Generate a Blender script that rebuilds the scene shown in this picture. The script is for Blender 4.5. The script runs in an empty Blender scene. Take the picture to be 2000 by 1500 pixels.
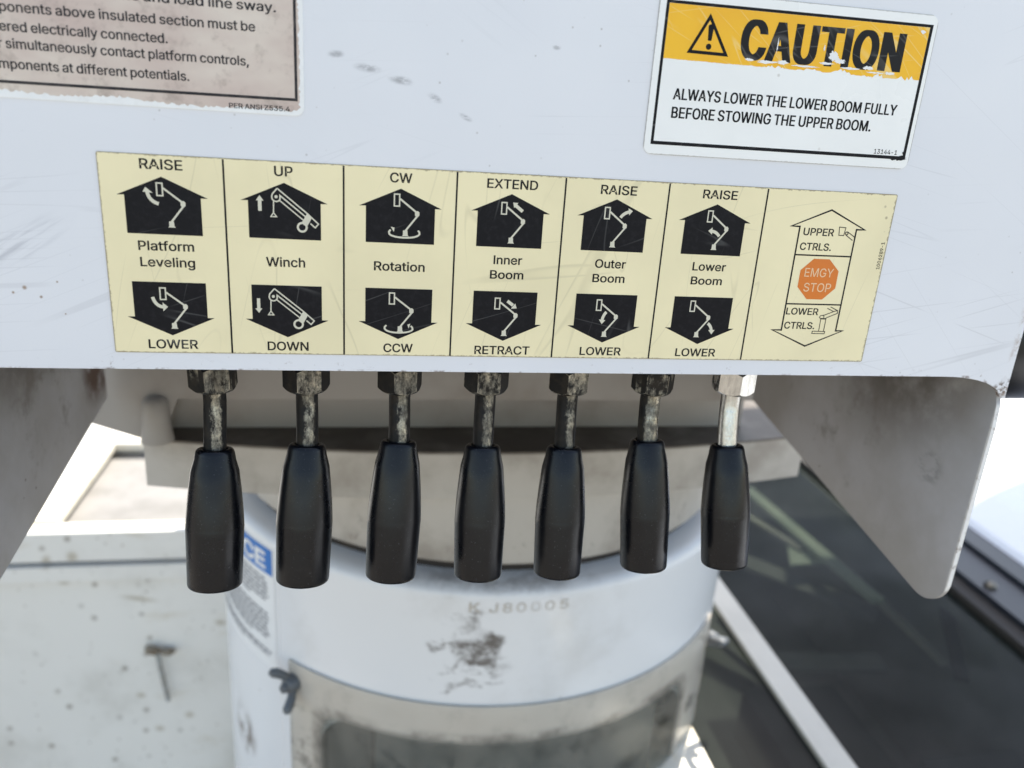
import bpy, bmesh, math, random
from mathutils import Vector, Matrix
from mathutils.geometry import delaunay_2d_cdt
random.seed(7)
R_ = math.radians
S = bpy.context.scene
COL = S.collection

# ------------------------------------------------------------------ camera, sky, sun, exposure
cd = bpy.data.cameras.new('camera'); cam = bpy.data.objects.new('camera', cd); COL.objects.link(cam)
cam.matrix_world = Matrix(((0.98403657, -0.00684001, -0.17783488, 0.11734574),
                           (-0.16549353, 0.3323337, -0.92852906, -0.38978766),
                           (0.06545167, 0.94313707, 0.32589653, 0.12197807), (0, 0, 0, 1)))
cd.sensor_width = 36; cd.lens = 36 * 1568 / 2000
cd.clip_start = 0.02; cd.clip_end = 500
cd.dof.use_dof = True; cd.dof.focus_distance = 0.415; cd.dof.aperture_fstop = 6.4; cd.dof.aperture_blades = 0
S.camera = cam

SUN_AZ, SUN_EL = R_(32), R_(60)
w = bpy.data.worlds.new('World'); S.world = w; w.use_nodes = True
bg = w.node_tree.nodes['Background']
sky = w.node_tree.nodes.new('ShaderNodeTexSky'); sky.sky_type = 'NISHITA'; sky.sun_disc = False
sky.sun_elevation = SUN_EL; sky.sun_rotation = SUN_AZ
wb = w.node_tree.nodes.new('ShaderNodeMix'); wb.data_type = 'RGBA'; wb.blend_type = 'MULTIPLY'; wb.inputs[0].default_value = 1   # hazy, less blue sky
wb.inputs[7].default_value = (1.0, 0.885, 0.755, 1)
w.node_tree.links.new(sky.outputs[0], wb.inputs[6]); w.node_tree.links.new(wb.outputs[2], bg.inputs[0]); bg.inputs[1].default_value = 0.14
ld = bpy.data.lights.new('sun', 'SUN'); ld.energy = 3.2; ld.angle = R_(0.5); ld.color = (1, 0.93, 0.82)
sun = bpy.data.objects.new('sun', ld); COL.objects.link(sun)
sv = Vector((math.sin(SUN_AZ) * math.cos(SUN_EL), math.cos(SUN_AZ) * math.cos(SUN_EL), math.sin(SUN_EL)))
sun.rotation_euler = (-sv).to_track_quat('-Z', 'Y').to_euler(); sun.location = sv * 20
S.view_settings.view_transform = 'Standard'; S.view_settings.look = 'None'
S.view_settings.exposure = 1.66; S.view_settings.gamma = 1; S.view_settings.use_curve_mapping = False

# ------------------------------------------------------------------ object helpers
def link(name, me, mat, parent=None):
    o = bpy.data.objects.new(name, me); COL.objects.link(o)
    if mat is not None:
        me.materials.clear(); me.materials.append(mat)
    if parent is not None:
        o.parent = parent
    return o

def tag(o, label, cat, group=None):
    o['label'] = label; o['category'] = cat
    if group: o['group'] = group
    return o

def thing(name, label, cat, loc=(0, 0, 0), group=None):
    o = bpy.data.objects.new(name, None); COL.objects.link(o); o.location = loc
    o.empty_display_size = 0.02
    return tag(o, label, cat, group)

def done(name, bm, mat, parent=None, smooth=False, kind=None, bevel=0, seg=2):
    """bm is in world coordinates; the part is stored relative to its thing"""
    if bevel:
        eds = [e for e in bm.edges if len(e.link_faces) == 2 and e.calc_face_angle(0) > R_(35)]
        bmesh.ops.bevel(bm, geom=eds, offset=bevel, segments=seg, affect='EDGES', profile=0.5, clamp_overlap=True)
    off = Vector((0, 0, 0)); p = parent
    while p is not None:
        off += p.location; p = p.parent
    if off.length:
        bmesh.ops.translate(bm, verts=bm.verts, vec=-off)
    bmesh.ops.recalc_face_normals(bm, faces=bm.faces)
    me = bpy.data.meshes.new(name)
    for f in bm.faces: f.smooth = bool(smooth)
    bm.to_mesh(me); bm.free()
    if smooth and smooth != 'all':
        me.set_sharp_from_angle(angle=R_(40))
    o = link(name, me, mat, parent)
    if kind: o['kind'] = kind
    return o

def box(bm, x0, x1, y0, y1, z0, z1):
    v = [bm.verts.new(p) for p in ((x0,y0,z0),(x1,y0,z0),(x1,y1,z0),(x0,y1,z0),(x0,y0,z1),(x1,y0,z1),(x1,y1,z1),(x0,y1,z1))]
    for f in ((0,3,2,1),(4,5,6,7),(0,1,5,4),(1,2,6,5),(2,3,7,6),(3,0,4,7)):
        bm.faces.new([v[i] for i in f])

def boxes(*b):
    bm = bmesh.new()
    for q in b: box(bm, *q)
    return bm

def prism(bm, pts, vec):
    """closed outline (3D points) extruded along vec"""
    a = [bm.verts.new(p) for p in pts]; b = [bm.verts.new(Vector(p) + Vector(vec)) for p in pts]
    n = len(a)
    bm.faces.new(a); bm.faces.new(b[::-1])
    for i in range(n):
        bm.faces.new((a[i], b[i], b[(i + 1) % n], a[(i + 1) % n]))

def revolve(bm, prof, origin, axis, n=48, caps=True):
    """prof: (distance along axis, radius)"""
    origin = Vector(origin); ax = Vector(axis).normalized()
    u = ax.cross(Vector((0, 1, 0)));
    if u.length < 1e-3: u = ax.cross(Vector((1, 0, 0)))
    u.normalize(); v = ax.cross(u)
    rings = []
    for d, r in prof:
        rings.append([bm.verts.new(origin + ax * d + (u * math.cos(t) + v * math.sin(t)) * r)
                      for t in [2 * math.pi * k / n for k in range(n)]])
    for a, b in zip(rings, rings[1:]):
        for k in range(n):
            bm.faces.new((a[k], a[(k + 1) % n], b[(k + 1) % n], b[k]))
    if caps:
        bm.faces.new(rings[0][::-1]); bm.faces.new(rings[-1])

def tube(bm, pts, rad, n=16):
    pts = [Vector(p) for p in pts]; rings = []
    if not isinstance(rad, (list, tuple)): rad = [rad] * len(pts)
    t0 = (pts[1] - pts[0]).normalized()
    u = t0.cross(Vector((0.3, 1, 0.2))).normalized()
    for i, p in enumerate(pts):
        t = (pts[min(i + 1, len(pts) - 1)] - pts[max(i - 1, 0)]).normalized()
        u = (u - t * u.dot(t)).normalized(); v = t.cross(u)
        rings.append([bm.verts.new(p + (u * math.cos(a) + v * math.sin(a)) * rad[i]) for a in [2 * math.pi * k / n for k in range(n)]])
    for a, b in zip(rings, rings[1:]):
        for k in range(n):
            bm.faces.new((a[k], a[(k + 1) % n], b[(k + 1) % n], b[k]))
    bm.faces.new(rings[0][::-1]); bm.faces.new(rings[-1])

def arc(cx, cy, r, a0, a1, n):
    return [(cx + r * math.cos(R_(a0 + (a1 - a0) * k / n)), cy + r * math.sin(R_(a0 + (a1 - a0) * k / n))) for k in range(n + 1)]

def rrect(x0, x1, z0, z1, r, n=5):
    return arc(x1 - r, z0 + r, r, -90, 0, n) + arc(x1 - r, z1 - r, r, 0, 90, n) + arc(x0 + r, z1 - r, r, 90, 180, n) + arc(x0 + r, z0 + r, r, 180, 270, n)

# ------------------------------------------------------------------ material helpers
class M:
    def __init__(s, name):
        s.m = bpy.data.materials.new(name); s.m.use_nodes = True
        s.t = s.m.node_tree; s.n = s.t.nodes; s.b = s.n['Principled BSDF']; s.out = s.n['Material Output']
        s.geo = s.n.new('ShaderNodeNewGeometry'); s.pos = s.geo.outputs['Position']
    def L(s, a, b): s.t.links.new(a, b)
    def put(s, sock, v):
        if isinstance(v, bpy.types.NodeSocket): s.L(v, sock)
        elif isinstance(v, (tuple, list)) and len(v) == 3 and sock.type == 'RGBA': sock.default_value = (*v, 1)
        else: sock.default_value = v
    def mapping(s, scale=(1, 1, 1), rot=(0, 0, 0), loc=(0, 0, 0), vec=None):
        a = s.n.new('ShaderNodeMapping'); s.L(vec or s.pos, a.inputs[0])
        a.inputs['Scale'].default_value = scale; a.inputs['Rotation'].default_value = rot; a.inputs['Location'].default_value = loc
        return a.outputs[0]
    def noise(s, scale, detail=4, rough=0.55, vec=None, dist=0):
        a = s.n.new('ShaderNodeTexNoise'); s.L(vec or s.pos, a.inputs['Vector'])
        a.inputs['Scale'].default_value = scale; a.inputs['Detail'].default_value = detail
        a.inputs['Roughness'].default_value = rough; a.inputs['Distortion'].default_value = dist
        return a.outputs[0]
    def voro(s, scale, vec=None, rnd=1):
        a = s.n.new('ShaderNodeTexVoronoi'); s.L(vec or s.pos, a.inputs['Vector']); a.inputs['Scale'].default_value = scale
        a.inputs['Randomness'].default_value = rnd
        return a.outputs
    def math(s, op, a, b=0.0, c=None):
        q = s.n.new('ShaderNodeMath'); q.operation = op; s.put(q.inputs[0], a); s.put(q.inputs[1], b)
        if c is not None: s.put(q.inputs[2], c)
        return q.outputs[0]
    def rng(s, v, a, b, c=0.0, d=1.0, smooth=True):
        q = s.n.new('ShaderNodeMapRange'); q.interpolation_type = 'SMOOTHSTEP' if smooth else 'LINEAR'
        s.put(q.inputs[0], v); q.inputs[1].default_value = a; q.inputs[2].default_value = b
        q.inputs[3].default_value = c; q.inputs[4].default_value = d
        return q.outputs[0]
    def mix(s, f, a, b):
        q = s.n.new('ShaderNodeMix'); q.data_type = 'RGBA'; s.put(q.inputs[0], f); s.put(q.inputs[6], a); s.put(q.inputs[7], b)
        return q.outputs[2]
    def mul(s, *v):
        r = v[0]
        for x in v[1:]: r = s.math('MULTIPLY', r, x)
        return r
    def mx(s, *v):
        r = v[0]
        for x in v[1:]: r = s.math('MAXIMUM', r, x)
        return r
    def xyz(s, vec=None):
        q = s.n.new('ShaderNodeSeparateXYZ'); s.L(vec or s.pos, q.inputs[0]); return q.outputs
    def blob(s, c, r, rot=(0, 0, 0), soft=(1.0, 0.4)):
        """1 inside an ellipsoid at c with radii r (mm), fading to 0 at its rim"""
        a = s.n.new('ShaderNodeVectorMath'); a.operation = 'SUBTRACT'; s.L(s.pos, a.inputs[0]); a.inputs[1].default_value = [q / 1000 for q in c]
        v = a.outputs[0]
        if any(rot):
            e = s.n.new('ShaderNodeVectorRotate'); e.rotation_type = 'EULER_XYZ'; s.L(v, e.inputs['Vector']); e.inputs['Rotation'].default_value = rot; v = e.outputs[0]
        b = s.n.new('ShaderNodeVectorMath'); b.operation = 'MULTIPLY'; s.L(v, b.inputs[0]); b.inputs[1].default_value = [1000 / q for q in r]
        d = s.n.new('ShaderNodeVectorMath'); d.operation = 'LENGTH'; s.L(b.outputs[0], d.inputs[0])
        return s.rng(d.outputs['Value'], soft[0], soft[1])
    def bump(s, h, strength=0.2, dist=0.001):
        q = s.n.new('ShaderNodeBump'); q.inputs['Strength'].default_value = strength; q.inputs['Distance'].default_value = dist
        s.L(h, q.inputs['Height']); s.L(q.outputs[0], s.b.inputs['Normal'])
    def base(s, col, rough=0.5, metal=0.0, spec=0.5, coat=0.0):
        s.put(s.b.inputs['Base Color'], col); s.put(s.b.inputs['Roughness'], rough); s.put(s.b.inputs['Metallic'], metal)
        s.b.inputs['Specular IOR Level'].default_value = spec; s.b.inputs['Coat Weight'].default_value = coat
        return s.m
    def scratches(s, scale, rots, width=0.01, stretch=14, keep=(0.5, 0.62), kscale=14):
        r = None
        for i, a in enumerate(rots):
            v = s.mapping((stretch ** -1, 1, 1), (0, a, 0), (i * 3.1, 0, i * 1.7), None)
            # stretch along the scratch: rotate first, then squash its long axis
            e = s.n.new('ShaderNodeVectorRotate'); e.rotation_type = 'EULER_XYZ'; s.L(s.pos, e.inputs['Vector']); e.inputs['Rotation'].default_value = (0, a, 0)
            v = s.mapping((1 / stretch, 1, 1), (0, 0, 0), (i * 3.1, 0, i * 1.7), e.outputs[0])
            n = s.noise(scale, 1, 0.5, v)
            line = s.rng(s.math('ABSOLUTE', s.math('SUBTRACT', n, 0.5)), width, 0.0)
            k = s.rng(s.noise(kscale, 2, 0.5, s.mapping((1, 1, 1), (0, 0, 0), (i * 7.3, 2, 5))), keep[0], keep[1])
            m = s.mul(line, k)
            r = m if r is None else s.mx(r, m)
        return r

def dirty_paint(name, col, dirt, scale=9, amount=(0.5, 0.75), strength=0.6, rough=0.4, speck=None, spec=0.5, bump=0.05):
    m = M(name)
    f = m.math('MULTIPLY', m.rng(m.noise(scale, 6, 0.6), amount[0], amount[1]), strength)
    c = m.mix(f, col, dirt)
    c = m.mix(m.math('MULTIPLY', m.rng(m.noise(scale * 0.35, 3, 0.5), 0.35, 0.7), 0.25), c, [q * 0.82 for q in col])
    if speck:
        d = m.voro(speck[0])[0]; k = m.rng(m.noise(speck[0] * 0.3, 2), 0.5, 0.62)
        c = m.mix(m.math('MULTIPLY', m.mul(m.rng(d, speck[1], speck[1] * 0.4), k), speck[2]), c, speck[3])
    m.bump(m.noise(scale * 40, 3), bump, 0.0005)
    return m, c, rough, spec

def paint(*a, **k):
    m, c, r, s = dirty_paint(*a, **k)
    return m.base(c, r, 0, s)

GLYPH_DATA = """
! 196|67 160 63 509 132 509 128 160|98 -4 86 -3 75 1 66 9 58 18 54 29 52 41 54 53 58 64 66 73 75 80 86 85 98 86 110 85 121 80 130 73 138 64 142 53 143 41 142 29 138 18 130 9 121 1 110 -3
, 188|38 -119 68 71 137 71 84 -119
- 453|337 244 337 188 114 188 114 244
. 188|95 -4 83 -3 73 1 63 9 55 18 51 29 50 41 51 53 55 64 63 73 73 81 83 85 95 87 107 85 118 81 128 73 135 64 140 53 141 41 140 29 135 18 128 9 118 1 107 -3
0 453|227 -7 191 -3 158 7 130 24 105 48 85 77 69 113 57 155 50 202 48 254 50 306 57 353 69 395 85 431 106 461 130 484 159 502 191 512 227 516 262 512 295 502 323 484 348 461 368 431 384 395 396 353 403 306 405 254 403 202 396 155 384 113 368 77 348 48 323 24 295 7 263 -3|227 50 250 52 271 60 290 74 306 92 320 116 330 144 338 176 342 213 344 254 342 295 338 332 330 365 320 393 306 416 290 435 271 449 250 457 227 460 203 457 182 449 163 435 147 416 134 393 123 365 115 332 111 295 109 254 111 213 115 176 123 144 134 116 147 92 163 74 182 60 203 52
1 453|76 0 76 55 391 55 391 0|276 509 276 0 212 0 212 448 209 448 86 358 86 427 198 509
2 453|64 0 64 47 234 229 282 282 294 298 303 312 311 327 316 341 319 356 320 371 319 389 315 405 308 419 298 431 287 441 273 449 258 455 241 458 224 460 205 458 188 454 172 447 159 438 148 427 139 413 132 398 128 381 127 362 66 362 68 391 75 418 86 442 102 464 121 482 143 496 168 507 196 513 225 516 254 513 281 507 306 497 328 482 346 465 361 445 372 423 379 398 381 372 380 354 377 336 371 318 363 299 351 280 336 259 317 235 294 209 267 180 153 60 153 57 389 57 389 0
3 453|218 -7 188 -5 159 1 133 10 108 22 88 38 70 57 57 79 48 104 44 132 109 132 112 115 118 100 126 87 137 76 150 66 165 59 182 54 200 51 219 50 239 51 258 55 275 61 291 69 304 80 315 93 323 108 328 125 329 145 328 163 323 180 316 196 306 211 292 223 275 234 254 241 229 246 201 248 157 248 157 299 288 448 288 452 70 452 70 509 372 509 372 461 211 278 211 289 247 290 279 286 308 276 333 262 354 244 371 222 383 198 391 173 393 145 390 116 383 90 370 66 354 45 333 27 309 12 281 2 251 -5
4 453|40 105 40 158 247 509 311 509 109 166 109 163 413 163 413 105|282 0 282 121 282 146 282 318 343 318 343 0
5 453|221 -7 192 -5 165 1 140 11 118 25 99 41 83 60 71 82 63 105 60 130 122 130 125 115 130 102 138 89 148 78 160 68 173 60 188 54 204 51 221 50 241 51 259 56 276 64 291 75 304 89 314 104 322 122 326 141 328 162 326 183 321 203 314 221 303 237 290 251 275 262 257 270 238 275 218 277 201 276 184 273 167 268 152 262 139 255 128 246 67 253 96 509 366 509 366 452 151 452 134 301 136 301 148 311 162 318 178 325 194 330 212 333 229 334 252 332 274 328 294 321 313 311 330 299 345 285 358 269 370 251 379 231 386 210 390 187 391 163 388 132 381 102 369 76 352 52 332 32 309 15 282 3 253 -4
6 453|226 -7 196 -4 168 3 142 15 119 31 100 51 84 74 73 101 66 130 64 162 65 187 71 212 80 239 93 268 112 302 137 340 252 509 322 509 151 261 145 261 151 270 157 279 165 288 174 295 184 302 196 307 208 311 221 313 235 314 265 312 291 305 316 295 337 280 355 262 370 240 380 215 387 187 389 157 387 127 379 98 368 73 352 50 333 30 310 14 284 3 257 -4|226 48 245 50 263 55 279 63 293 73 304 86 314 101 322 119 326 137 327 157 326 178 322 196 314 213 304 228 293 241 279 251 263 259 245 264 226 265 207 264 190 259 174 252 160 241 148 229 138 214 131 197 126 179 125 158 126 138 131 119 138 102 148 86 160 73 174 63 190 55 207 50
7 453|97 0 323 448 323 452 62 452 62 509 391 509 391 449 165 0
8 453|226 -7 193 -5 163 1 136 11 111 25 91 42 74 62 62 84 54 109 52 135 53 156 58 176 65 195 75 212 87 228 101 241 117 252 134 260 153 265 153 267 129 276 109 289 93 308 80 330 73 354 70 380 73 405 79 429 90 450 106 469 124 485 146 498 170 508 197 514 226 516 255 514 282 508 306 498 328 485 346 469 361 450 373 429 379 405 382 380 379 354 372 330 359 308 343 289 323 276 300 267 300 265 319 260 335 252 351 241 365 228 377 212 387 195 395 176 399 156 401 135 398 109 391 84 378 62 362 42 341 25 317 11 289 1 259 -5|226 49 248 50 267 54 285 60 300 69 313 79 323 91 331 106 335 121 337 139 335 157 330 173 322 189 312 202 298 213 283 223 265 230 247 234 226 235 206 234 187 230 169 223 154 213 140 202 130 189 122 173 117 157 115 139 117 121 121 106 129 91 139 79 152 69 167 60 185 54 205 50|226 290 244 291 260 294 274 300 287 308 298 318 307 330 314 344 318 359 319 376 318 392 314 407 308 420 299 432 288 442 275 449 260 455 244 459 226 460 208 459 192 455 177 449 164 442 153 432 145 420 138 407 134 392 133 376 134 359 138 344 145 330 154 318 165 308 178 300 193 294 209 291
9 453|226 516 256 513 285 506 310 494 333 478 352 458 368 434 380 408 387 378 389 347 387 322 382 296 373 270 359 240 340 207 315 168 200 0 130 0 301 248 307 248 302 238 295 229 287 221 278 214 268 207 257 202 245 198 232 195 218 195 188 197 161 203 137 214 116 229 98 247 83 269 72 294 66 321 64 352 66 382 73 411 85 436 101 459 120 479 143 494 168 506 196 513|226 460 207 459 190 454 174 446 160 435 148 423 138 407 131 390 127 372 125 352 127 331 131 313 138 295 148 280 160 268 174 257 190 250 207 245 226 243 245 245 263 249 279 257 293 267 305 280 314 295 322 312 326 330 327 350 326 371 322 390 314 407 305 422 293 435 279 446 263 454 245 459
A 480|16 0 201 509 276 509 463 0 395 0 287 302 264 372 232 478 245 478 213 371 191 302 85 0|110 142 110 199 370 199 370 142
B 456|60 0 60 509 241 509 274 507 304 501 329 491 350 477 367 461 381 442 390 421 396 398 398 374 397 353 393 336 387 320 378 307 368 295 356 286 343 278 329 272 315 267 315 262 331 260 347 254 363 245 378 234 391 220 402 203 411 184 416 161 418 136 416 111 410 88 400 67 386 48 368 31 344 18 317 8 284 2 247 0|125 57 245 57 281 60 309 67 330 80 344 96 353 115 355 137 354 153 350 169 342 184 333 197 320 209 306 218 289 225 269 229 248 231 125 231|125 285 238 285 256 287 273 290 288 296 302 304 314 314 323 326 330 340 335 355 336 372 333 393 326 412 313 429 294 442 270 449 240 452 125 452
C 510|267 -7 225 -3 186 7 150 25 119 49 92 79 70 115 53 157 44 203 40 254 44 305 53 352 70 393 92 429 119 459 150 484 186 501 225 512 267 516 293 514 317 511 340 504 362 496 383 485 402 471 419 456 435 438 448 418 459 397 467 373 473 348 408 348 404 365 397 380 389 395 380 407 369 418 357 428 344 437 330 444 315 449 300 453 284 455 267 456 237 453 209 445 184 432 161 414 141 391 125 364 113 332 106 295 103 254 106 213 113 177 125 145 141 117 161 94 184 76 210 63 237 56 267 53 284 54 300 56 315 60 330 65 344 72 357 81 369 90 380 102 389 114 397 128 404 144 408 160 473 160 467 135 459 112 448 91 435 71 420 53 402 38 383 24 363 13 341 5 317 -2 293 -6
D 502|219 0 96 0 96 57 215 57 254 60 288 68 318 81 343 99 363 122 379 149 390 181 397 216 399 255 397 294 390 329 379 361 364 388 344 410 320 428 291 441 258 449 221 452 93 452 93 509 225 509 273 505 315 495 353 478 385 455 412 426 433 391 449 351 458 306 462 255 458 205 449 159 433 119 411 83 384 54 351 31 312 14 268 3|125 509 125 0 60 0 60 509
E 419|60 0 60 509 372 509 372 452 125 452 125 286 355 286 355 229 125 229 125 57 375 57 375 0
F 410|60 0 60 509 369 509 369 452 125 452 125 278 346 278 346 221 125 221 125 0
G 520|269 -7 225 -3 185 7 149 25 118 49 91 79 69 116 53 157 43 203 40 254 43 305 53 352 69 393 91 429 117 459 149 484 184 501 223 512 265 516 291 514 316 510 340 504 363 494 384 483 403 469 421 453 436 436 449 416 460 395 468 373 474 349 408 349 402 365 395 379 387 393 378 406 368 417 356 427 344 436 330 443 315 448 300 453 283 455 265 456 236 453 209 445 183 432 160 414 141 392 125 364 113 332 106 295 103 254 106 213 113 177 125 145 141 117 161 95 184 76 210 63 238 56 269 53 296 55 322 61 345 71 365 85 382 102 396 123 407 147 413 173 415 202 434 199 283 199 283 256 478 256 478 200 475 160 466 124 451 91 431 62 406 38 377 19 344 5 308 -4
H 517|60 0 60 509 125 509 125 289 392 289 392 509 457 509 457 0 392 0 392 232 125 232 125 0
I 185|60 0 60 509 125 509 125 0
J 396|185 -7 143 -2 106 11 75 33 52 63 38 100 33 145 33 173 98 173 98 145 100 117 108 93 122 74 139 61 160 53 185 50 209 53 230 61 248 74 261 93 269 117 272 145 272 509 336 509 336 145 332 100 318 63 294 33 263 11 227 -2
K 467|104 145 104 216 139 261 174 303 212 344 364 509 448 509 231 276 228 276|60 0 60 509 125 509 125 334 124 225 125 193 125 0|372 0 188 259 228 309 449 0
L 393|60 0 60 509 125 509 125 57 361 57 361 0
M 628|60 0 60 509 152 509 277 187 287 159 299 123 311 84 322 49 307 49 318 83 330 121 342 158 352 187 476 509 568 509 568 0 504 0 504 291 504 327 505 369 506 413 507 457 513 457 498 409 482 363 467 322 456 291 342 0 286 0 170 291 159 321 145 361 129 408 112 457 119 457 120 416 121 372 122 328 122 291 122 0
N 523|60 0 60 509 136 509 343 183 363 151 388 107 414 55 405 54 401 108 399 157 399 195 399 509 463 509 463 0 387 0 202 290 177 331 148 381 108 452 119 454 122 384 124 328 125 291 125 0
O 533|267 -7 225 -3 186 7 150 25 119 49 92 79 70 115 53 157 44 203 40 254 44 305 53 352 70 393 92 429 119 459 150 484 186 501 225 512 267 516 309 512 348 501 384 484 415 459 442 429 464 393 480 352 490 305 493 254 490 203 480 157 464 115 442 79 415 49 384 25 348 7 309 -3|267 53 296 55 324 63 349 76 372 94 392 116 408 144 420 176 428 213 430 254 428 295 420 332 408 365 392 392 372 415 349 433 324 446 296 453 267 456 237 453 210 445 184 433 161 415 142 392 125 364 113 332 106 295 103 254 106 213 113 176 125 144 142 117 161 94 184 76 210 63 237 55
P 445|60 0 60 509 235 509 272 506 305 499 332 487 356 471 375 452 390 430 400 404 407 377 409 348 407 318 400 291 390 265 375 243 356 223 332 207 305 195 272 188 235 186 109 186 109 242 233 242 257 244 279 248 297 256 312 266 324 279 333 294 339 310 343 328 344 348 343 367 339 385 333 402 324 416 312 428 297 439 279 446 257 451 232 452 125 452 125 0
R 449|60 0 60 509 236 509 273 506 305 500 333 489 356 473 376 455 390 433 401 408 407 381 409 352 407 323 401 296 390 271 376 250 356 232 333 217 305 206 273 200 236 198 96 198 96 255 234 255 258 256 280 260 298 267 313 276 325 287 334 300 340 316 344 333 345 352 344 371 340 389 334 405 325 419 313 430 298 440 279 446 258 451 233 452 125 452 125 0|353 0 230 229 303 229 428 0
S 447|224 -9 188 -7 156 -1 128 9 102 23 81 40 64 60 51 83 42 109 38 137 104 137 108 118 114 102 123 88 136 76 150 66 166 59 185 53 204 50 224 49 246 50 267 54 286 60 303 69 317 79 329 92 338 106 344 122 346 139 344 154 340 168 332 179 322 189 310 197 296 205 280 211 263 217 245 222 184 239 145 253 112 269 86 289 67 313 56 341 52 372 54 400 62 425 75 448 92 468 113 484 138 498 165 508 195 514 227 516 259 514 289 508 316 498 340 484 360 468 377 449 390 427 398 403 401 378 337 378 332 402 320 421 302 437 280 449 254 456 225 459 204 457 185 454 167 448 152 440 139 430 129 418 121 405 117 391 115 376 117 359 122 345 131 334 142 324 155 315 169 308 184 302 198 297 212 293 264 279 312 264 328 256 344 248 359 238 372 226 384 213 395 198 402 180 407 161 408 139 406 112 399 87 386 64 370 43 349 25 323 11 294 0 261 -7
T 449|32 452 32 509 417 509 417 452 257 452 257 0 193 0 193 452
U 517|259 -8 220 -6 186 2 154 15 126 33 103 55 85 80 71 108 63 140 60 173 60 509 124 509 124 178 126 155 132 133 141 113 153 95 169 80 187 68 208 59 232 53 259 52 285 53 309 59 331 68 349 80 364 95 377 113 385 133 391 155 393 178 393 509 457 509 457 173 454 140 446 108 433 80 414 55 391 33 363 15 332 2 297 -6
W 686|155 0 16 509 82 509 163 196 175 145 187 94 197 40 189 40 200 94 211 145 224 196 306 509 380 509 462 196 474 145 486 94 497 40 488 40 499 94 510 145 523 196 603 509 670 509 530 0 455 0 368 323 351 391 336 475 350 475 335 395 318 323 230 0
X 474|18 0 217 284 217 236 29 509 104 509 178 400 204 361 223 329 243 292 232 292 252 329 272 361 298 400 374 509 446 509 259 239 259 287 456 0 382 0 292 129 268 165 250 195 230 231 244 231 225 196 206 166 182 129 91 0
Y 472|203 0 203 208 16 509 91 509 192 344 222 292 231 274 240 254 250 230 224 230 233 254 242 275 251 293 280 344 381 509 455 509 268 208 268 0
Z 438|42 0 42 46 273 385 306 431 341 476 348 454 285 452 223 452 40 452 40 509 397 509 397 462 169 129 134 81 97 33 90 54 152 57 214 57 399 57 399 0
a 389|160 -9 137 -7 115 -3 94 5 76 15 60 29 48 45 38 63 32 84 30 108 32 128 36 146 43 161 53 174 64 184 78 193 92 200 108 206 125 211 178 220 234 227 247 229 257 231 265 235 271 240 274 246 276 255 276 257 275 272 272 285 267 297 260 307 251 315 240 322 227 327 212 330 196 331 178 330 163 327 149 322 137 316 127 309 118 301 110 292 104 283 100 274 41 291 51 313 64 331 79 346 95 358 114 368 133 375 153 380 173 383 194 384 208 384 223 382 239 379 255 375 271 369 286 360 300 350 312 336 322 320 330 301 335 278 337 251 337 0 277 0 277 52 272 52 267 43 260 34 252 25 242 16 229 8 215 1 199 -4 181 -7|170 45 192 47 211 51 228 59 242 68 254 80 263 93 270 108 274 122 276 138 276 190 272 187 267 184 259 182 231 176 200 171 175 168 161 166 147 163 134 159 122 153 112 147 103 139 97 130 93 118 92 105 93 93 96 82 102 72 109 64 119 57 130 52 142 48 156 46
b 424|229 -8 208 -7 189 -3 172 4 159 12 147 21 138 31 118 59 112 59 112 0 53 0 53 509 114 509 114 319 118 319 137 346 147 355 158 364 171 373 188 379 207 383 229 384 259 382 287 374 313 361 335 342 354 320 370 293 381 261 388 227 390 189 388 151 381 116 370 84 355 57 336 34 313 16 288 3 260 -6|220 47 242 49 262 55 279 66 294 80 306 97 316 117 323 139 327 163 328 189 327 215 323 239 316 261 307 281 295 298 280 311 262 322 243 328 220 330 198 328 178 322 161 312 147 299 134 282 125 263 118 241 114 216 113 189 114 162 118 138 125 115 135 95 147 78 162 65 179 55 198 49
c 396|207 -8 174 -5 144 3 117 16 93 35 72 58 56 85 44 116 37 150 34 187 37 225 44 260 56 291 72 318 93 341 117 360 144 374 174 382 207 384 226 384 243 381 260 377 276 371 291 364 305 356 318 346 330 335 340 322 349 308 356 293 362 277 303 262 300 272 295 281 290 289 284 297 278 304 270 311 261 316 252 321 242 325 231 328 220 329 207 330 184 328 163 321 145 310 130 296 118 278 108 258 102 236 98 212 96 187 98 163 102 139 108 117 118 97 130 80 145 66 163 55 184 49 207 46 220 47 232 49 243 52 253 55 262 60 271 66 279 73 285 80 292 89 297 98 301 107 304 117 363 102 357 86 350 70 341 56 331 43 319 32 306 21 292 12 277 5 261 -1 244 -5 226 -7
d 424|195 -8 165 -6 137 3 111 16 89 34 70 57 55 84 43 116 36 151 34 189 36 227 43 261 55 293 70 320 89 342 112 361 137 374 165 382 196 384 218 383 237 379 253 373 267 364 278 355 287 346 306 319 311 319 311 509 372 509 372 0 313 0 313 59 307 59 287 31 277 21 266 12 252 4 236 -3 217 -7|205 47 226 49 246 55 263 65 278 78 290 95 299 115 306 138 310 162 312 189 310 216 306 241 300 263 290 282 278 299 263 312 246 322 227 328 205 330 182 328 162 322 145 311 130 298 118 281 108 261 102 239 98 215 96 189 98 163 102 139 109 117 118 97 130 80 145 66 162 55 182 49
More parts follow.
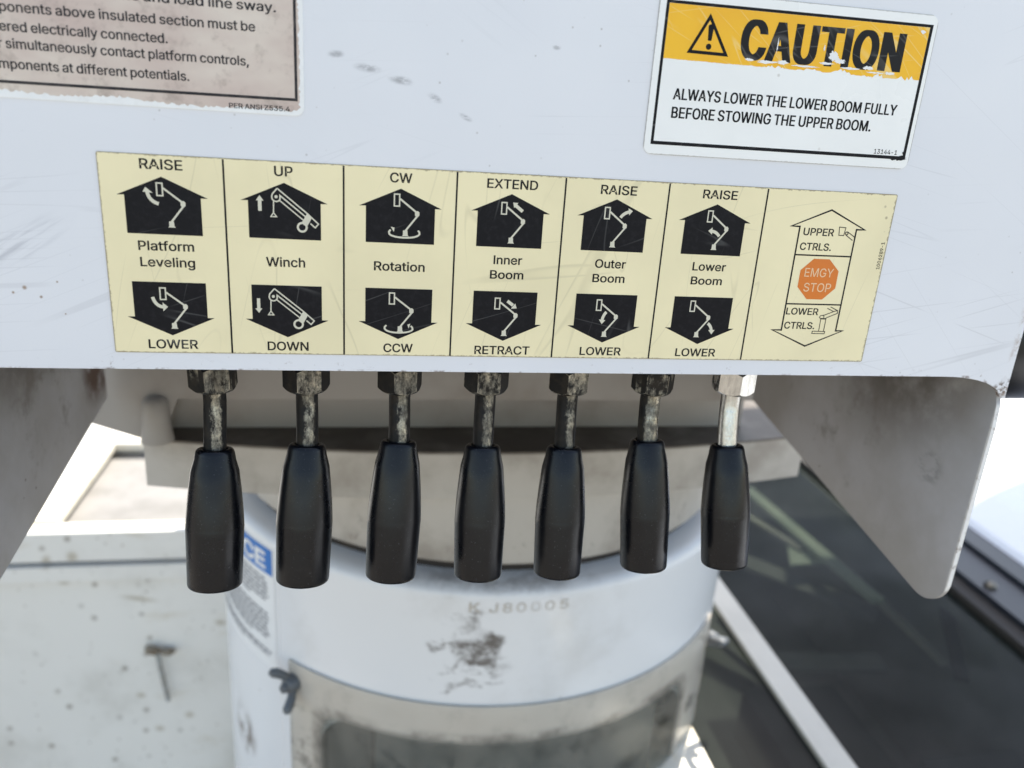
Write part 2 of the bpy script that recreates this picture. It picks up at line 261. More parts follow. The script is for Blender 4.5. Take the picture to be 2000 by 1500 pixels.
e 404|212 -8 177 -5 145 3 117 16 92 35 72 58 56 85 44 116 37 150 34 187 36 224 44 258 55 290 71 317 91 340 115 359 142 373 172 382 205 384 226 383 246 380 266 374 285 366 303 355 319 341 334 324 347 305 357 282 365 256 370 227 371 194 371 169 75 169 75 221 338 221 310 202 308 226 304 248 298 269 288 286 277 301 263 314 246 323 227 328 205 330 183 328 164 323 146 313 131 301 119 286 109 270 102 251 97 231 96 211 96 178 98 151 102 127 110 106 121 88 135 73 151 61 169 53 190 48 212 46 227 47 241 49 254 53 265 58 276 65 285 73 294 82 300 93 306 105 365 91 358 72 348 55 335 39 320 26 302 14 283 4 261 -3 237 -7
f 254|228 379 228 327 6 327 6 379|81 0 81 432 82 452 87 470 96 486 107 499 120 510 135 519 152 525 169 529 187 530 201 530 212 529 222 527 243 521 227 468 215 472 195 474 178 472 164 468 154 460 147 449 143 435 142 419 142 0
g 425|207 -151 180 -149 156 -146 134 -140 114 -132 97 -122 82 -110 70 -97 59 -84 51 -69 101 -41 122 -66 131 -74 142 -82 154 -88 169 -93 187 -96 207 -97 236 -95 261 -87 282 -75 298 -58 308 -34 311 -6 311 68 306 68 287 41 277 32 266 23 252 16 236 10 217 6 195 5 165 7 138 14 113 27 90 43 71 65 55 90 43 120 36 154 34 191 36 229 43 263 55 293 71 320 90 342 112 361 138 374 166 382 196 384 218 383 237 379 253 373 267 365 279 356 288 346 308 319 313 319 313 379 372 379 372 -9 370 -40 363 -67 350 -90 334 -109 314 -124 291 -136 265 -144 237 -149|205 59 227 61 246 66 264 75 278 87 290 103 300 121 307 142 311 166 312 193 311 219 307 242 300 264 291 283 279 299 264 312 247 322 227 328 205 330 182 328 163 322 145 312 130 298 118 282 109 262 102 241 98 218 96 193 98 167 102 144 109 123 118 104 131 88 145 76 163 66 183 61
h 410|114 227 114 0 53 0 53 509 114 509 114 287 102 287 116 319 132 344 152 362 175 374 200 382 227 384 252 383 275 377 295 369 313 356 328 340 341 321 350 298 355 271 357 240 357 0 296 0 296 235 293 263 286 286 273 304 256 318 235 326 210 329 192 328 176 324 161 317 147 308 136 297 126 283 119 266 115 248
i 167|53 0 53 379 114 379 114 0|84 443 73 444 63 448 54 455 47 463 43 472 41 483 43 494 47 504 54 512 63 518 73 522 84 524 95 522 105 518 114 512 121 504 125 494 126 483 125 472 121 463 114 455 105 448 95 444
l 170|55 0 55 509 116 509 116 0
m 610|53 0 53 379 112 379 112 295 108 295 114 314 122 331 132 346 144 358 158 368 172 376 187 382 203 385 219 386 245 383 268 375 287 361 303 342 314 320 321 295 312 295 318 312 326 329 337 343 350 356 364 366 381 375 398 381 417 385 437 386 458 385 478 380 497 372 514 361 529 346 541 328 550 307 555 283 557 255 557 0 496 0 496 254 493 279 485 298 473 313 456 323 438 329 419 330 402 329 387 326 374 320 363 312 353 302 345 290 340 277 336 263 335 247 335 0 274 0 274 260 272 280 265 297 253 311 238 322 220 328 199 330 185 329 171 326 158 320 145 312 135 302 126 289 119 274 115 257 114 238 114 0
n 410|114 227 114 0 53 0 53 379 112 379 112 287 102 287 116 319 132 344 152 362 175 374 200 382 227 384 252 383 275 377 295 369 313 356 328 340 341 321 350 298 355 271 357 240 357 0 296 0 296 235 293 263 286 286 273 304 256 318 235 326 210 329 192 328 176 324 161 317 147 308 136 297 126 283 119 266 115 248
o 415|207 -8 174 -5 144 3 117 16 93 35 72 58 56 85 44 116 37 150 34 187 37 225 44 260 56 291 72 318 93 341 117 360 144 374 174 382 207 384 241 382 271 374 299 360 323 341 343 318 359 291 371 260 379 225 381 187 379 150 371 116 359 85 343 58 323 35 299 16 271 3 241 -5|207 46 231 49 252 55 270 66 285 80 298 97 307 117 314 139 318 163 319 187 318 212 314 236 307 258 298 278 285 296 270 310 252 321 231 328 207 330 184 328 163 321 145 310 130 296 118 278 108 258 102 236 98 212 96 187 98 163 102 139 108 117 118 97 130 80 145 66 163 55 184 49
p 424|53 -143 53 379 112 379 112 319 118 319 137 346 147 355 158 364 171 373 188 379 207 383 229 384 259 382 287 374 313 361 335 342 354 320 370 293 381 261 388 227 390 189 388 151 381 116 370 84 355 57 336 34 313 16 288 3 260 -6 229 -8 208 -7 189 -3 173 4 159 12 147 21 138 31 118 59 114 59 114 -143|220 47 242 49 262 55 279 66 294 80 306 97 316 117 323 139 327 163 328 189 327 215 323 239 316 261 307 281 295 298 280 311 262 322 243 328 220 330 198 328 178 322 161 312 147 299 134 282 125 263 118 241 114 216 113 189 114 162 118 138 125 115 135 95 147 78 162 65 179 55 198 49
r 259|53 0 53 379 112 379 112 321 115 321 124 339 137 354 152 367 171 377 191 383 213 385 229 384 243 384 243 322 230 324 207 326 190 324 174 321 159 315 146 306 135 296 126 284 119 269 115 254 114 237 114 0
s 365|182 -8 157 -7 133 -3 112 3 93 12 76 24 62 38 50 54 41 73 36 94 94 107 101 87 111 72 124 60 141 52 160 47 181 45 206 47 227 53 244 62 258 74 265 88 268 103 266 115 262 126 254 136 243 144 229 150 212 155 149 170 118 180 92 192 72 208 58 227 50 249 47 274 49 295 55 314 65 332 79 347 95 360 115 370 137 378 161 383 187 384 212 383 234 379 254 372 271 363 286 352 299 339 309 324 318 308 324 290 268 277 262 291 254 304 243 316 228 325 210 331 187 333 166 331 147 326 131 317 119 305 111 292 109 277 110 264 115 253 124 243 136 235 152 229 172 223 229 209 261 200 287 187 306 171 320 153 328 131 331 107 329 85 323 65 312 47 298 31 281 18 260 6 236 -2 210 -7
t 227|204 379 204 327 6 327 6 379|65 471 126 471 126 98 127 83 130 70 136 61 144 55 156 51 170 50 185 51 202 54 213 2 192 -3 168 -4 138 -1 113 7 92 21 77 41 68 64 65 93
u 410|182 -5 158 -3 135 2 115 11 97 23 82 39 69 59 60 82 54 109 53 139 53 379 114 379 114 144 116 117 124 94 137 75 154 61 175 53 200 50 218 51 234 55 249 62 263 71 274 83 283 97 290 113 295 132 296 153 296 379 357 379 357 0 298 0 298 92 307 92 294 60 277 35 257 17 234 5 209 -3
v 389|163 0 17 379 84 379 165 155 173 132 180 110 187 87 206 21 184 21 203 87 209 110 216 132 224 155 305 379 371 379 226 0
w 567|138 0 23 379 87 379 133 214 154 137 175 41 165 41 186 135 206 214 252 379 316 379 362 214 382 136 402 41 391 41 413 135 434 214 480 379 545 379 429 0 368 0 319 172 305 225 291 280 277 338 291 338 277 280 263 225 248 172 199 0
y 389|47 -139 61 -86 71 -87 83 -89 94 -90 104 -89 113 -86 122 -81 130 -74 138 -64 145 -51 151 -36 163 -1 17 379 84 379 165 155 173 132 180 109 187 87 206 21 184 21 202 87 224 155 305 379 371 379 204 -58 196 -77 187 -93 177 -107 165 -119 153 -128 139 -136 125 -141 109 -144 91 -145 65 -143
"""

# ------------------------------------------------------------------ lettering: outlines of each glyph, 1/1000 em (cap height 509)
GLYPHS = {}
for _l in GLYPH_DATA.strip('\n').split('\n'):
    _a, *_c = _l[2:].split('|')
    GLYPHS[_l[0]] = (int(_a), [list(zip(map(int, k.split()[0::2]), map(int, k.split()[1::2]))) for k in _c])
GLYPHS['0'] = (470, [[(x * 0.76 + 6, y) for x, y in k] for k in GLYPHS['O'][1]])

def inside(p, poly):
    r = False; n = len(poly)
    for i in range(n):
        (x1, y1), (x2, y2) = poly[i], poly[i - 1]
        if (y1 > p[1]) != (y2 > p[1]) and p[0] < (x2 - x1) * (p[1] - y1) / (y2 - y1) + x1: r = not r
    return r

def fill2d(loops, offset=0.0):
    """fills nested closed outlines (holes inside) -> verts, faces"""
    groups = []; holes = []
    for k in loops:
        host = [j for j in loops if j is not k and all(inside(p, j) for p in k[::max(1, len(k) // 9)])]
        if host: holes.append((k, host[0]))
        else: groups.append([k])
    for k, h in holes:
        for g in groups:
            if g[0] is h: g.append(k)
    V, F = [], []
    for g in groups:
        pts, faces = [], []
        for k in g:
            n = len(k); b = len(pts)
            for i, p in enumerate(k):
                p = Vector(p)
                if offset:
                    d1 = p - Vector(k[i - 1]); d2 = Vector(k[(i + 1) % n]) - p
                    n1 = Vector((-d1.y, d1.x)).normalized(); n2 = Vector((-d2.y, d2.x)).normalized(); mm = n1 + n2
                    if mm.length > 1e-6:
                        mm.normalize(); p = p + mm * (offset / max(0.5, mm.dot(n1)))
                pts.append(Vector((p[0], p[1])))
            faces.append(list(range(b, b + n)))
        r = delaunay_2d_cdt(pts, [], faces, 2, 1e-4)
        b = len(V); V += [(q.x, q.y) for q in r[0]]; F += [[b + i for i in f] for f in r[2]]
    return V, F

_cache = {}
def glyph(c, off):
    if (c, off) not in _cache: _cache[c, off] = fill2d(GLYPHS[c][1], off)
    return _cache[c, off]

def text_verts(s, off=0, spacing=0, shifts=(0,)):
    """shifts: the same glyph struck again a little to the side = a bolder weight, each strike a hair in front"""
    V, F, Y = [], [], []
    for q, sh in enumerate(shifts):
        x = sh
        for c in s:
            if c == ' ': x += 150 + spacing; continue
            a, _ = GLYPHS[c]; v, f = glyph(c, off); b = len(V)
            V += [(p[0] + x, p[1]) for p in v]; F += [[b + i for i in g] for g in f]; Y += [q] * len(v)
            x += a + spacing
    return V, F, Y

def flat(name, V, F, y, mat, parent):
    """a print of V (mm, x and z) on the plane y (mm)"""
    bm = bmesh.new(); vs = [bm.verts.new((p[0] / 1000, y / 1000, p[1] / 1000)) for p in V]
    for f in F:
        try: bm.faces.new([vs[i] for i in f])
        except ValueError: pass
    for f in bm.faces:
        f.normal_update()
        if f.normal.y > 0: f.normal_flip()
    me = bpy.data.meshes.new(name)
    off = Vector((0, 0, 0)); p = parent
    while p is not None: off += p.location; p = p.parent
    bmesh.ops.translate(bm, verts=bm.verts, vec=-off)
    bm.to_mesh(me); bm.free()
    return link(name, me, mat, parent)

def text(name, s, x0, x1, base, cap, y, mat, parent, off=14, spacing=0, vertical=False, align=None, shifts=(0,)):
    """s set between x0 and x1 (mm) on the baseline; align='right' keeps the natural width and ends at x1"""
    V, F, Y = text_verts(s, off, spacing, shifts)
    lo, hi = min(p[0] for p in V), max(p[0] for p in V)
    sy = cap / 509.0; sx = (x1 - x0) / (hi - lo) if align is None else sy * align
    if align is not None: x0 = x1 - (hi - lo) * sx
    V = [(x0 + (p[0] - lo) * sx, base + p[1] * sy) for p in V]
    if vertical: V = [(base - (q[1] - base), x0 + (q[0] - x0)) for q in V]
    o = flat(name, V, F, y, mat, parent)
    for v, d in zip(o.data.vertices, Y): v.co.y -= d * 4e-6
    return o

def poly(name, loops, y, mat, parent):
    V, F = fill2d(loops); return flat(name, V, F, y, mat, parent)

class Strokes:
    """thin printed lines; every stroke a hair in front of the one before"""
    def __init__(s): s.V = []; s.F = []; s.Y = []; s.k = 0
    def _add(s, pts, faces):
        b = len(s.V); s.V += pts; s.Y += [-0.004 * s.k] * len(pts); s.F += [[b + i for i in f] for f in faces]; s.k += 1
    def line(s, pts, w, closed=False):
        n = len(pts); pts = [Vector(p) for p in pts]; L = []; Rr = []
        for i, p in enumerate(pts):
            a = pts[i - 1] if (i > 0 or closed) else None; b = pts[(i + 1) % n] if (i < n - 1 or closed) else None
            d1 = (p - a).normalized() if a is not None else None; d2 = (b - p).normalized() if b is not None else None
            if d1 is None: d1 = d2
            if d2 is None: d2 = d1
            n1 = Vector((-d1.y, d1.x)); n2 = Vector((-d2.y, d2.x)); m = (n1 + n2)
            m = m.normalized() if m.length > 1e-6 else n1
            k = w / 2 / max(0.35, m.dot(n1))
            L.append(tuple(p + m * k)); Rr.append(tuple(p - m * k))
        fc = [[i, (i + 1) % n, n + (i + 1) % n, n + i] for i in range(n if closed else n - 1)]
        s._add(L + Rr, fc); return s
    def area(s, pts):
        V, F = fill2d([pts]); s._add(V, F); return s
    def disc(s, c, r, n=20): return s.area(arc(c[0], c[1], r, 0, 360 * (n - 1) / n, n - 1))
    def ring(s, c, r, w, n=28): return s.line(arc(c[0], c[1], r, 0, 360 * (n - 1) / n, n - 1), w, True)
    def out(s, name, y, mat, parent):
        o = flat(name, s.V, s.F, y, mat, parent)
        for v, d in zip(o.data.vertices, s.Y): v.co.y += d / 1000
        return o

# ------------------------------------------------------------------ materials
m = M('panel_white')
x, y, z = m.xyz()
c = m.mix(m.rng(m.noise(6, 3), 0.3, 0.75), (0.765, 0.77, 0.79), (0.715, 0.725, 0.75))
# grey scuffs where something rubbed across the face
sc = None
for cx, cz, rx, rz, a in ((103, 138.8, 4.6, 2.2, 5), (116.5, 134.0, 7.5, 2.4, -4), (131.5, 129.8, 7.2, 2.5, -8), (147, 123.3, 4.6, 2.2, -25), (161.5, 115.8, 4.2, 1.6, -25), (202, 149, 2.6, 1.6, 0)):
    b = m.blob((cx, 0, cz), (rx, 30, rz), (0, R_(a), 0), (1.0, 0.15))
    sc = b if sc is None else m.mx(sc, b)
gr = m.rng(m.noise(330, 5, 0.7, m.mapping((0.45, 1, 1.3))), 0.36, 0.58)
c = m.mix(m.mul(sc, gr, 0.6), c, (0.16, 0.16, 0.17))
# rubbed patch at the left edge, long scratches low on the right
lb = m.blob((-38, 0, 48), (34, 30, 9), (0, R_(32), 0), (1.0, 0.3))
st = m.rng(m.noise(240, 3, 0.6, m.mapping((1, 1, 1), (0, 0, 0), (0, 0, 0), None)), 0.42, 0.62)
e = m.n.new('ShaderNodeVectorRotate'); e.rotation_type = 'EULER_XYZ'; m.L(m.pos, e.inputs['Vector']); e.inputs['Rotation'].default_value = (0, R_(33), 0)
st = m.rng(m.noise(300, 3, 0.6, m.mapping((0.08, 1, 1), vec=e.outputs[0])), 0.44, 0.66)
c = m.mix(m.mul(lb, st, 0.42), c, (0.30, 0.31, 0.35))
s1 = m.scratches(60, [R_(q) for q in (-14, 24, -32, 4)], 0.006, 45, (0.54, 0.70), 11)
c = m.mix(m.mul(s1, 0.2), c, (0.40, 0.40, 0.42))
s2 = m.scratches(34, [R_(q) for q in (17, -17, 9, -48)], 0.0045, 60, (0.40, 0.55), 16)
c = m.mix(m.mul(s2, m.blob((425, 0, 22), (80, 30, 42), soft=(1, 0.5)), 0.32), c, (0.42, 0.42, 0.43))
d = m.voro(150)[0]; k = m.rng(m.noise(24, 3), 0.5, 0.64)
c = m.mix(m.mul(m.rng(d, 0.11, 0.04), k, 0.55), c, (0.30, 0.27, 0.24))
for cx, cz, r in ((15 - 51, 30, 1.4), (-41, 27.6, .9), (-29.5, 25.8, 1.0), (-22, 33, .7), (-20, 18, .6)):
    c = m.mix(m.mul(m.blob((cx, 0, cz), (r, 30, r), soft=(1, 0.2)), 0.8), c, (0.26, 0.15, 0.07))
# rust where the paint is worn off the cut edges
edge = m.mx(m.rng(z, -0.0072, -0.0088), m.rng(x, 0.4862, 0.4885))
nr = m.rng(m.noise(95, 5, 0.7), 0.52, 0.66)
c = m.mix(m.mul(edge, nr, 0.9), c, (0.10, 0.045, 0.02))
c = m.mix(m.mul(m.rng(z, -0.002, -0.0085), m.rng(m.noise(140, 5, 0.75), 0.60, 0.70), 0.8), c, (0.17, 0.085, 0.04))
cor = m.blob((483, 0, -17), (13, 30, 6), (0, R_(35), 0), (1.0, 0.5))
c = m.mix(m.mul(cor, m.rng(m.noise(260, 4, 0.7), 0.44, 0.56), 0.9), c, (0.09, 0.05, 0.025))
c = m.mix(m.mul(m.rng(x, 0.4825, 0.4875), m.rng(m.noise(120, 4, 0.7), 0.44, 0.66), 0.75), c, (0.30, 0.20, 0.13))
m.bump(m.math('ADD', m.noise(700, 2), m.math('MULTIPLY', m.noise(14, 2), 6.0)), 0.06, 0.0005)
PANEL = m.base(c, m.rng(m.noise(30, 3), 0.3, 0.7, 0.30, 0.42), 0, 0.5)

m = M('gusset_white')       # same paint, never cleaned: film of grime, browner upwards, rust at the rims
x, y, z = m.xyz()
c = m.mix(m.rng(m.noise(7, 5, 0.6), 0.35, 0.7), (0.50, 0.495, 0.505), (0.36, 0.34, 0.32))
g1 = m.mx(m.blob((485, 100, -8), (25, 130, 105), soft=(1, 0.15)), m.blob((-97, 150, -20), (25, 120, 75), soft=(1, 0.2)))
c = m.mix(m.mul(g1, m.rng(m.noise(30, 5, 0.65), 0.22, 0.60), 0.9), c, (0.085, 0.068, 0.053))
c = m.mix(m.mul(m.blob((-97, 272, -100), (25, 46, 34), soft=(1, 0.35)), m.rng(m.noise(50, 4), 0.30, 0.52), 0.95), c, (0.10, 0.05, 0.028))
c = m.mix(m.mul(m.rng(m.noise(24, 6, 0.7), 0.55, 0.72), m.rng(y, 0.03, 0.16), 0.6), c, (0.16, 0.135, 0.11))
sw = m.blob((485, 42, -86), (25, 16, 14), soft=(1, 0.5))
c = m.mix(m.mul(sw, m.rng(m.noise(160, 4, 0.6, m.mapping((1, 0.5, 1), (R_(30), 0, 0))), 0.42, 0.6), 0.45), c, (0.17, 0.16, 0.155))
d = m.voro(70)[0]
c = m.mix(m.mul(m.rng(d, 0.09, 0.04), m.rng(m.noise(18), 0.5, 0.6), 0.8), c, (0.13, 0.09, 0.06))
rim = m.rng(y, 0.0022, 0.0006)  # front edge painted lighter, the sky's light put into the colour
c = m.mix(m.mul(rim, m.rng(m.noise(70, 5, 0.7), 0.52, 0.66), 0.8), m.mix(rim, c, (0.80, 0.78, 0.74)), (0.14, 0.08, 0.045))
m.bump(m.noise(260, 4), 0.1, 0.0006)
GUSSET = m.base(c, 0.52, 0, 0.4)

def sticker_mat(name, col, x0, x1, z0, z1, grime=(0.22, 0.19, 0.13), w=0.0022, amt=0.85, rough=0.33, crack=True, dirt=0.10):
    m = M(name); x, y, z = m.xyz()
    c = m.mix(m.math('MULTIPLY', m.rng(m.noise(16, 4), 0.3, 0.75), 1.0), col, [q * (1 - dirt) for q in col])
    d = m.math('MINIMUM', m.math('MINIMUM', m.math('SUBTRACT', x, x0 / 1000), m.math('SUBTRACT', x1 / 1000, x)),
               m.math('MINIMUM', m.math('SUBTRACT', z, z0 / 1000), m.math('SUBTRACT', z1 / 1000, z)))
    n = m.noise(420, 5, 0.8); n2 = m.noise(22, 3)
    lim = m.math('MULTIPLY', m.math('MULTIPLY', m.rng(n, 0.3, 0.75), m.rng(n2, 0.25, 0.7, 0.35, 1.0)), w)
    g = m.rng(m.math('SUBTRACT', d, lim), 0.0003, -0.0002)
    c = m.mix(m.math('MULTIPLY', g, amt), c, grime)
    c = m.mix(m.math('MULTIPLY', m.rng(d, 0.00045, 0.0001), 0.55), c, [q * 0.5 for q in grime])
    if crack:
        q = m.scratches(26, [R_(a) for a in (82, 70, -84, 8)], 0.004, 7, (0.48, 0.6), 16)
        c = m.mix(m.math('MULTIPLY', q, 0.30), c, [k * 0.55 for k in col])
    d2 = m.voro(95)[0]
    c = m.mix(m.mul(m.rng(d2, 0.10, 0.04), m.rng(m.noise(21), 0.56, 0.64), 0.6), c, (0.2, 0.15, 0.08))
    m.bump(m.noise(500, 2), 0.05, 0.0003)
    return m.base(c, m.rng(m.noise(25, 3), 0.3, 0.7, rough - 0.04, rough + 0.08), 0, 0.5)

CREAM = sticker_mat('cream_vinyl', (0.89, 0.79, 0.50), 0, 390, 0, 91.75, (0.30, 0.245, 0.15), 0.0013, 0.75)
m = M('black_ink'); c = m.mix(m.rng(m.noise(300, 4, 0.7), 0.45, 0.75), (0.006, 0.0065, 0.009), (0.013, 0.013, 0.016))
c = m.mix(m.mul(m.scratches(40, [R_(a) for a in (-14, 20, 75)], 0.006, 12, (0.5, 0.66), 20), 0.22), c, (0.25, 0.25, 0.24))
INK = m.base(c, 0.42, 0, 0.16)
CREAM_INK = paint('cream_print', (0.66, 0.63, 0.50), (0.4, 0.37, 0.27), 60, rough=0.4, strength=0.3)
ORANGE = paint('orange_print', (0.70, 0.185, 0.016), (0.60, 0.17, 0.03), 40, rough=0.38, strength=0.5)
PALE_ORANGE = paint('peach_print', (0.82, 0.56, 0.33), (0.7, 0.45, 0.25), 60, rough=0.4, strength=0.3)
STICKER_WHITE = sticker_mat('white_vinyl', (0.88, 0.88, 0.85), 248.5, 391.7, 104.6, 177.6, (0.42, 0.40, 0.37), 0.0009, 0.5, 0.3, False, 0.05)
m = M('yellow_print'); c = m.mix(m.rng(m.noise(30, 4), 0.3, 0.7), (0.90, 0.49, 0.004), (0.86, 0.44, 0.003))
q = m.scratches(75, [R_(a) for a in (-38, -24, 10, -52)], 0.009, 16, (0.44, 0.6), 28)
c = m.mix(m.mul(q, 0.55), c, (0.85, 0.68, 0.30))
YELLOW = m.base(c, 0.3, 0, 0.5)
m = M('scratched_black_ink'); c = (0.007, 0.007, 0.009)
q = m.scratches(75, [R_(a) for a in (-38, -24, 10, -52)], 0.012, 14, (0.42, 0.58), 34)
c = m.mix(m.mul(q, 0.22), c, (0.32, 0.31, 0.29))
SCRATCH_INK = m.base(c, 0.38, 0, 0.22)
WORN_WHITE = paint('worn_white_vinyl', (0.86, 0.86, 0.84), (0.7, 0.69, 0.66), 200, rough=0.45, strength=0.4)

m = M('faded_pink_vinyl'); x, y, z = m.xyz()
c = m.mix(m.rng(m.noise(15, 4, 0.6, m.mapping((0.8, 1, 1.6))), 0.30, 0.68), (0.72, 0.635, 0.54), (0.56, 0.44, 0.385))
c = m.mix(m.mul(m.rng(m.noise(75, 5, 0.7), 0.5, 0.72), 0.5), c, (0.27, 0.205, 0.17))
FADED = m.base(c, 0.42, 0, 0.45)
m = M('faded_ink'); c = m.mix(m.rng(m.noise(260, 3, 0.6), 0.4, 0.7), (0.012, 0.012, 0.016), (0.05, 0.045, 0.045))
FADED_INK = m.base(c, 0.45, 0, 0.3)

m = M('black_grip'); x, y, z = m.xyz()
c = m.mix(m.rng(m.noise(60, 5, 0.65), 0.4, 0.75), (0.002, 0.0024, 0.004), (0.004, 0.0043, 0.0055))
c = m.mix(m.mul(m.rng(m.noise(900, 2), 0.66, 0.74), 0.35), c, (0.10, 0.10, 0.11))
c = m.mix(m.mul(m.rng(m.noise(48, 5, 0.7), 0.58, 0.76), 0.3), c, (0.022, 0.02, 0.018))
m.bump(m.noise(1500, 2), 0.05, 0.0003)
GRIP = m.base(c, m.rng(m.noise(50, 4), 0.3, 0.7, 0.24, 0.34), 0, 0.34)

def metal(name, grime, face=0.55, rough=0.32, edges=False):
    """zinc plated steel; old grease covers all but the rubbed front, whose highlight is painted in"""
    m = M(name)
    nx, ny, nz = m.xyz(m.geo.outputs['Normal'])
    front = m.math('ADD', m.math('MULTIPLY', nx, 0.28), m.math('MULTIPLY', ny, -0.96))  # front side brighter: rubbed steel plus a painted-in highlight
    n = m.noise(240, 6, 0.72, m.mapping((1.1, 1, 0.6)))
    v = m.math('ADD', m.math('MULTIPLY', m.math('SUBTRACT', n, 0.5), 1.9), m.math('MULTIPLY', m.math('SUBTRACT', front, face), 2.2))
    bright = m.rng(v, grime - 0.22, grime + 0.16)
    fleck = m.rng(m.noise(900, 4, 0.75, m.mapping((1, 1, 0.7))), 0.36, 0.62, 0.55, 1.0)
    bright = m.mul(bright, m.rng(m.noise(110, 3, 0.6), 0.35, 0.65, 0.35, 1.0), fleck) if grime > -1 else bright
    if edges:
        bv = m.n.new('ShaderNodeBevel'); bv.samples = 4; bv.inputs['Radius'].default_value = 0.0007
        dp = m.n.new('ShaderNodeVectorMath'); dp.operation = 'DOT_PRODUCT'; m.L(bv.outputs[0], dp.inputs[0]); m.L(m.geo.outputs['True Normal'], dp.inputs[1])
        bright = m.mx(bright, m.mul(m.rng(dp.outputs['Value'], 0.995, 0.955), m.rng(m.noise(300, 3), 0.40, 0.58), 0.85))
    steel = m.mix(m.rng(m.noise(520, 3, 0.6, m.mapping((1, 1, 0.25))), 0.35, 0.7), (0.47, 0.43, 0.34) if grime > -1 else (0.60, 0.59, 0.56), (0.24, 0.215, 0.17) if grime > -1 else (0.45, 0.445, 0.42))
    dark = m.mix(m.rng(m.noise(150, 4), 0.4, 0.7), (0.006, 0.0055, 0.005), (0.018, 0.0135, 0.009))
    m.bump(m.noise(650, 4, 0.7), 0.28, 0.0006)
    m.put(m.b.inputs['Metallic'], m.rng(bright, 0, 1, 0.0, 0.95)); m.b.inputs['Specular IOR Level'].default_value = 0.22
    m.put(m.b.inputs['Base Color'], m.mix(bright, dark, steel)); m.put(m.b.inputs['Roughness'], m.rng(bright, 0, 1, 0.5, rough))
    return m.m
STEEL_GRIMY = metal('greasy_steel', 0.30, 0.80, 0.32); NUT_GRIMY = metal('greasy_nut_steel', 0.30, 0.85, 0.40, True); STEEL_HALF = metal('half_cleaned_steel', -0.12, 0.62, 0.25); STEEL_CLEAN = metal('zinc_plated_steel', -1.6, 0.4, 0.24)

BOX_SHADED = paint('shaded_grimy_beige', (0.34, 0.315, 0.285), (0.19, 0.16, 0.13), 7, (0.45, 0.75), 0.8, 0.55)  # darker grimy paint, the box column's shade put into its colour
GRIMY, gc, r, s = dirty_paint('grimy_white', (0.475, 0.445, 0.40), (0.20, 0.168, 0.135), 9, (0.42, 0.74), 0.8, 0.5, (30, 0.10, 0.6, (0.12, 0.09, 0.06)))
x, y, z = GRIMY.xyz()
top = m_top = GRIMY.mul(GRIMY.rng(z, -0.1800, -0.1775), GRIMY.rng(z, -0.160, -0.172))  # plate top painted dark brown: the column's shadow together with dirt
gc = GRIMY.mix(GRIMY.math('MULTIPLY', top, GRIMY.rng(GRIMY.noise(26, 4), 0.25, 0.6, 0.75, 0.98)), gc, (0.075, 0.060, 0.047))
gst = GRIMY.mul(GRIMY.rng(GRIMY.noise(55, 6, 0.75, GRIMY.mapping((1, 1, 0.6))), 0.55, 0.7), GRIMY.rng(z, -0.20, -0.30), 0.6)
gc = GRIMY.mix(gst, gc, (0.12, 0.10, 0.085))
joint = GRIMY.blob((255, 335, -174), (330, 14, 7), soft=(1, 0.2))
gc = GRIMY.mix(GRIMY.mul(joint, GRIMY.rng(GRIMY.noise(60, 5, 0.7), 0.35, 0.6), 0.9), gc, (0.03, 0.022, 0.015))
GRIMY = GRIMY.base(gc, r, 0, 0.4)

m, c, r, s = dirty_paint('pedestal_white', (0.79, 0.79, 0.79), (0.55, 0.53, 0.50), 9, (0.55, 0.8), 0.5, 0.3, (40, 0.08, 0.6, (0.2, 0.15, 0.1)))
x, y, z = m.xyz()
n = m.noise(70, 7, 0.75, m.mapping((0.7, 1, 1.2)))
wn_ = m.n.new('ShaderNodeTexNoise'); m.L(m.pos, wn_.inputs['Vector']); wn_.inputs['Scale'].default_value = 38; wn_.inputs['Detail'].default_value = 4
wa = m.n.new('ShaderNodeVectorMath'); wa.operation = 'SUBTRACT'; m.L(wn_.outputs['Color'], wa.inputs[0]); wa.inputs[1].default_value = (.5, .5, .5)
wb_ = m.n.new('ShaderNodeVectorMath'); wb_.operation = 'MULTIPLY_ADD'; m.L(wa.outputs[0], wb_.inputs[0]); wb_.inputs[1].default_value = (.045, .045, .045); m.L(m.pos, wb_.inputs[2])
keep_ = m.pos; m.pos = wb_.outputs[0]
def soot(cx, cz, rx, rz, a, lo, hi, k):
    return m.mul(m.blob((cx, 270, cz), (rx, 60, rz), (0, R_(a), 0), (1.0, 0.45)), m.rng(n, lo, hi), k)
sm = m.mx(soot(226, -388, 30, 24, 12, 0.30, 0.60, 0.9), soot(242, -384, 13, 22, -12, 0.30, 0.55, 0.9), soot(224, -356, 12, 16, -28, 0.36, 0.62, 0.8), soot(226, -404, 30, 8, 8, 0.3, 0.55, 0.85),
          soot(194, -388, 16, 7, 0, 0.40, 0.56, 0.75), soot(215, -412, 55, 14, 0, 0.48, 0.64, 0.6), soot(216, -432, 44, 7, 0, 0.48, 0.6, 0.5), soot(212, -362, 44, 40, 0, 0.52, 0.7, 0.45))
m.pos = keep_
c = m.mix(sm, c, (0.055, 0.042, 0.032))
rimd = m.mul(m.rng(z, -0.331, -0.312), m.rng(m.noise(26, 5, 0.7), 0.42, 0.64), m.blob((245, 270, -318), (150, 90, 30), soft=(1, 0.3)))
c = m.mix(m.math('MULTIPLY', rimd, 0.9), c, (0.09, 0.06, 0.04))
c = m.mix(m.mul(m.blob((-28, 445, -626), (30, 50, 46), soft=(1, 0.3)), m.rng(m.noise(40, 6, 0.7, m.mapping((1, 1, 0.5))), 0.44, 0.58), 0.95), c, (0.13, 0.09, 0.06))
shaded_rim = m.rng(z, -0.330, -0.321)  # shade below the bearing ring painted into the rim as grey
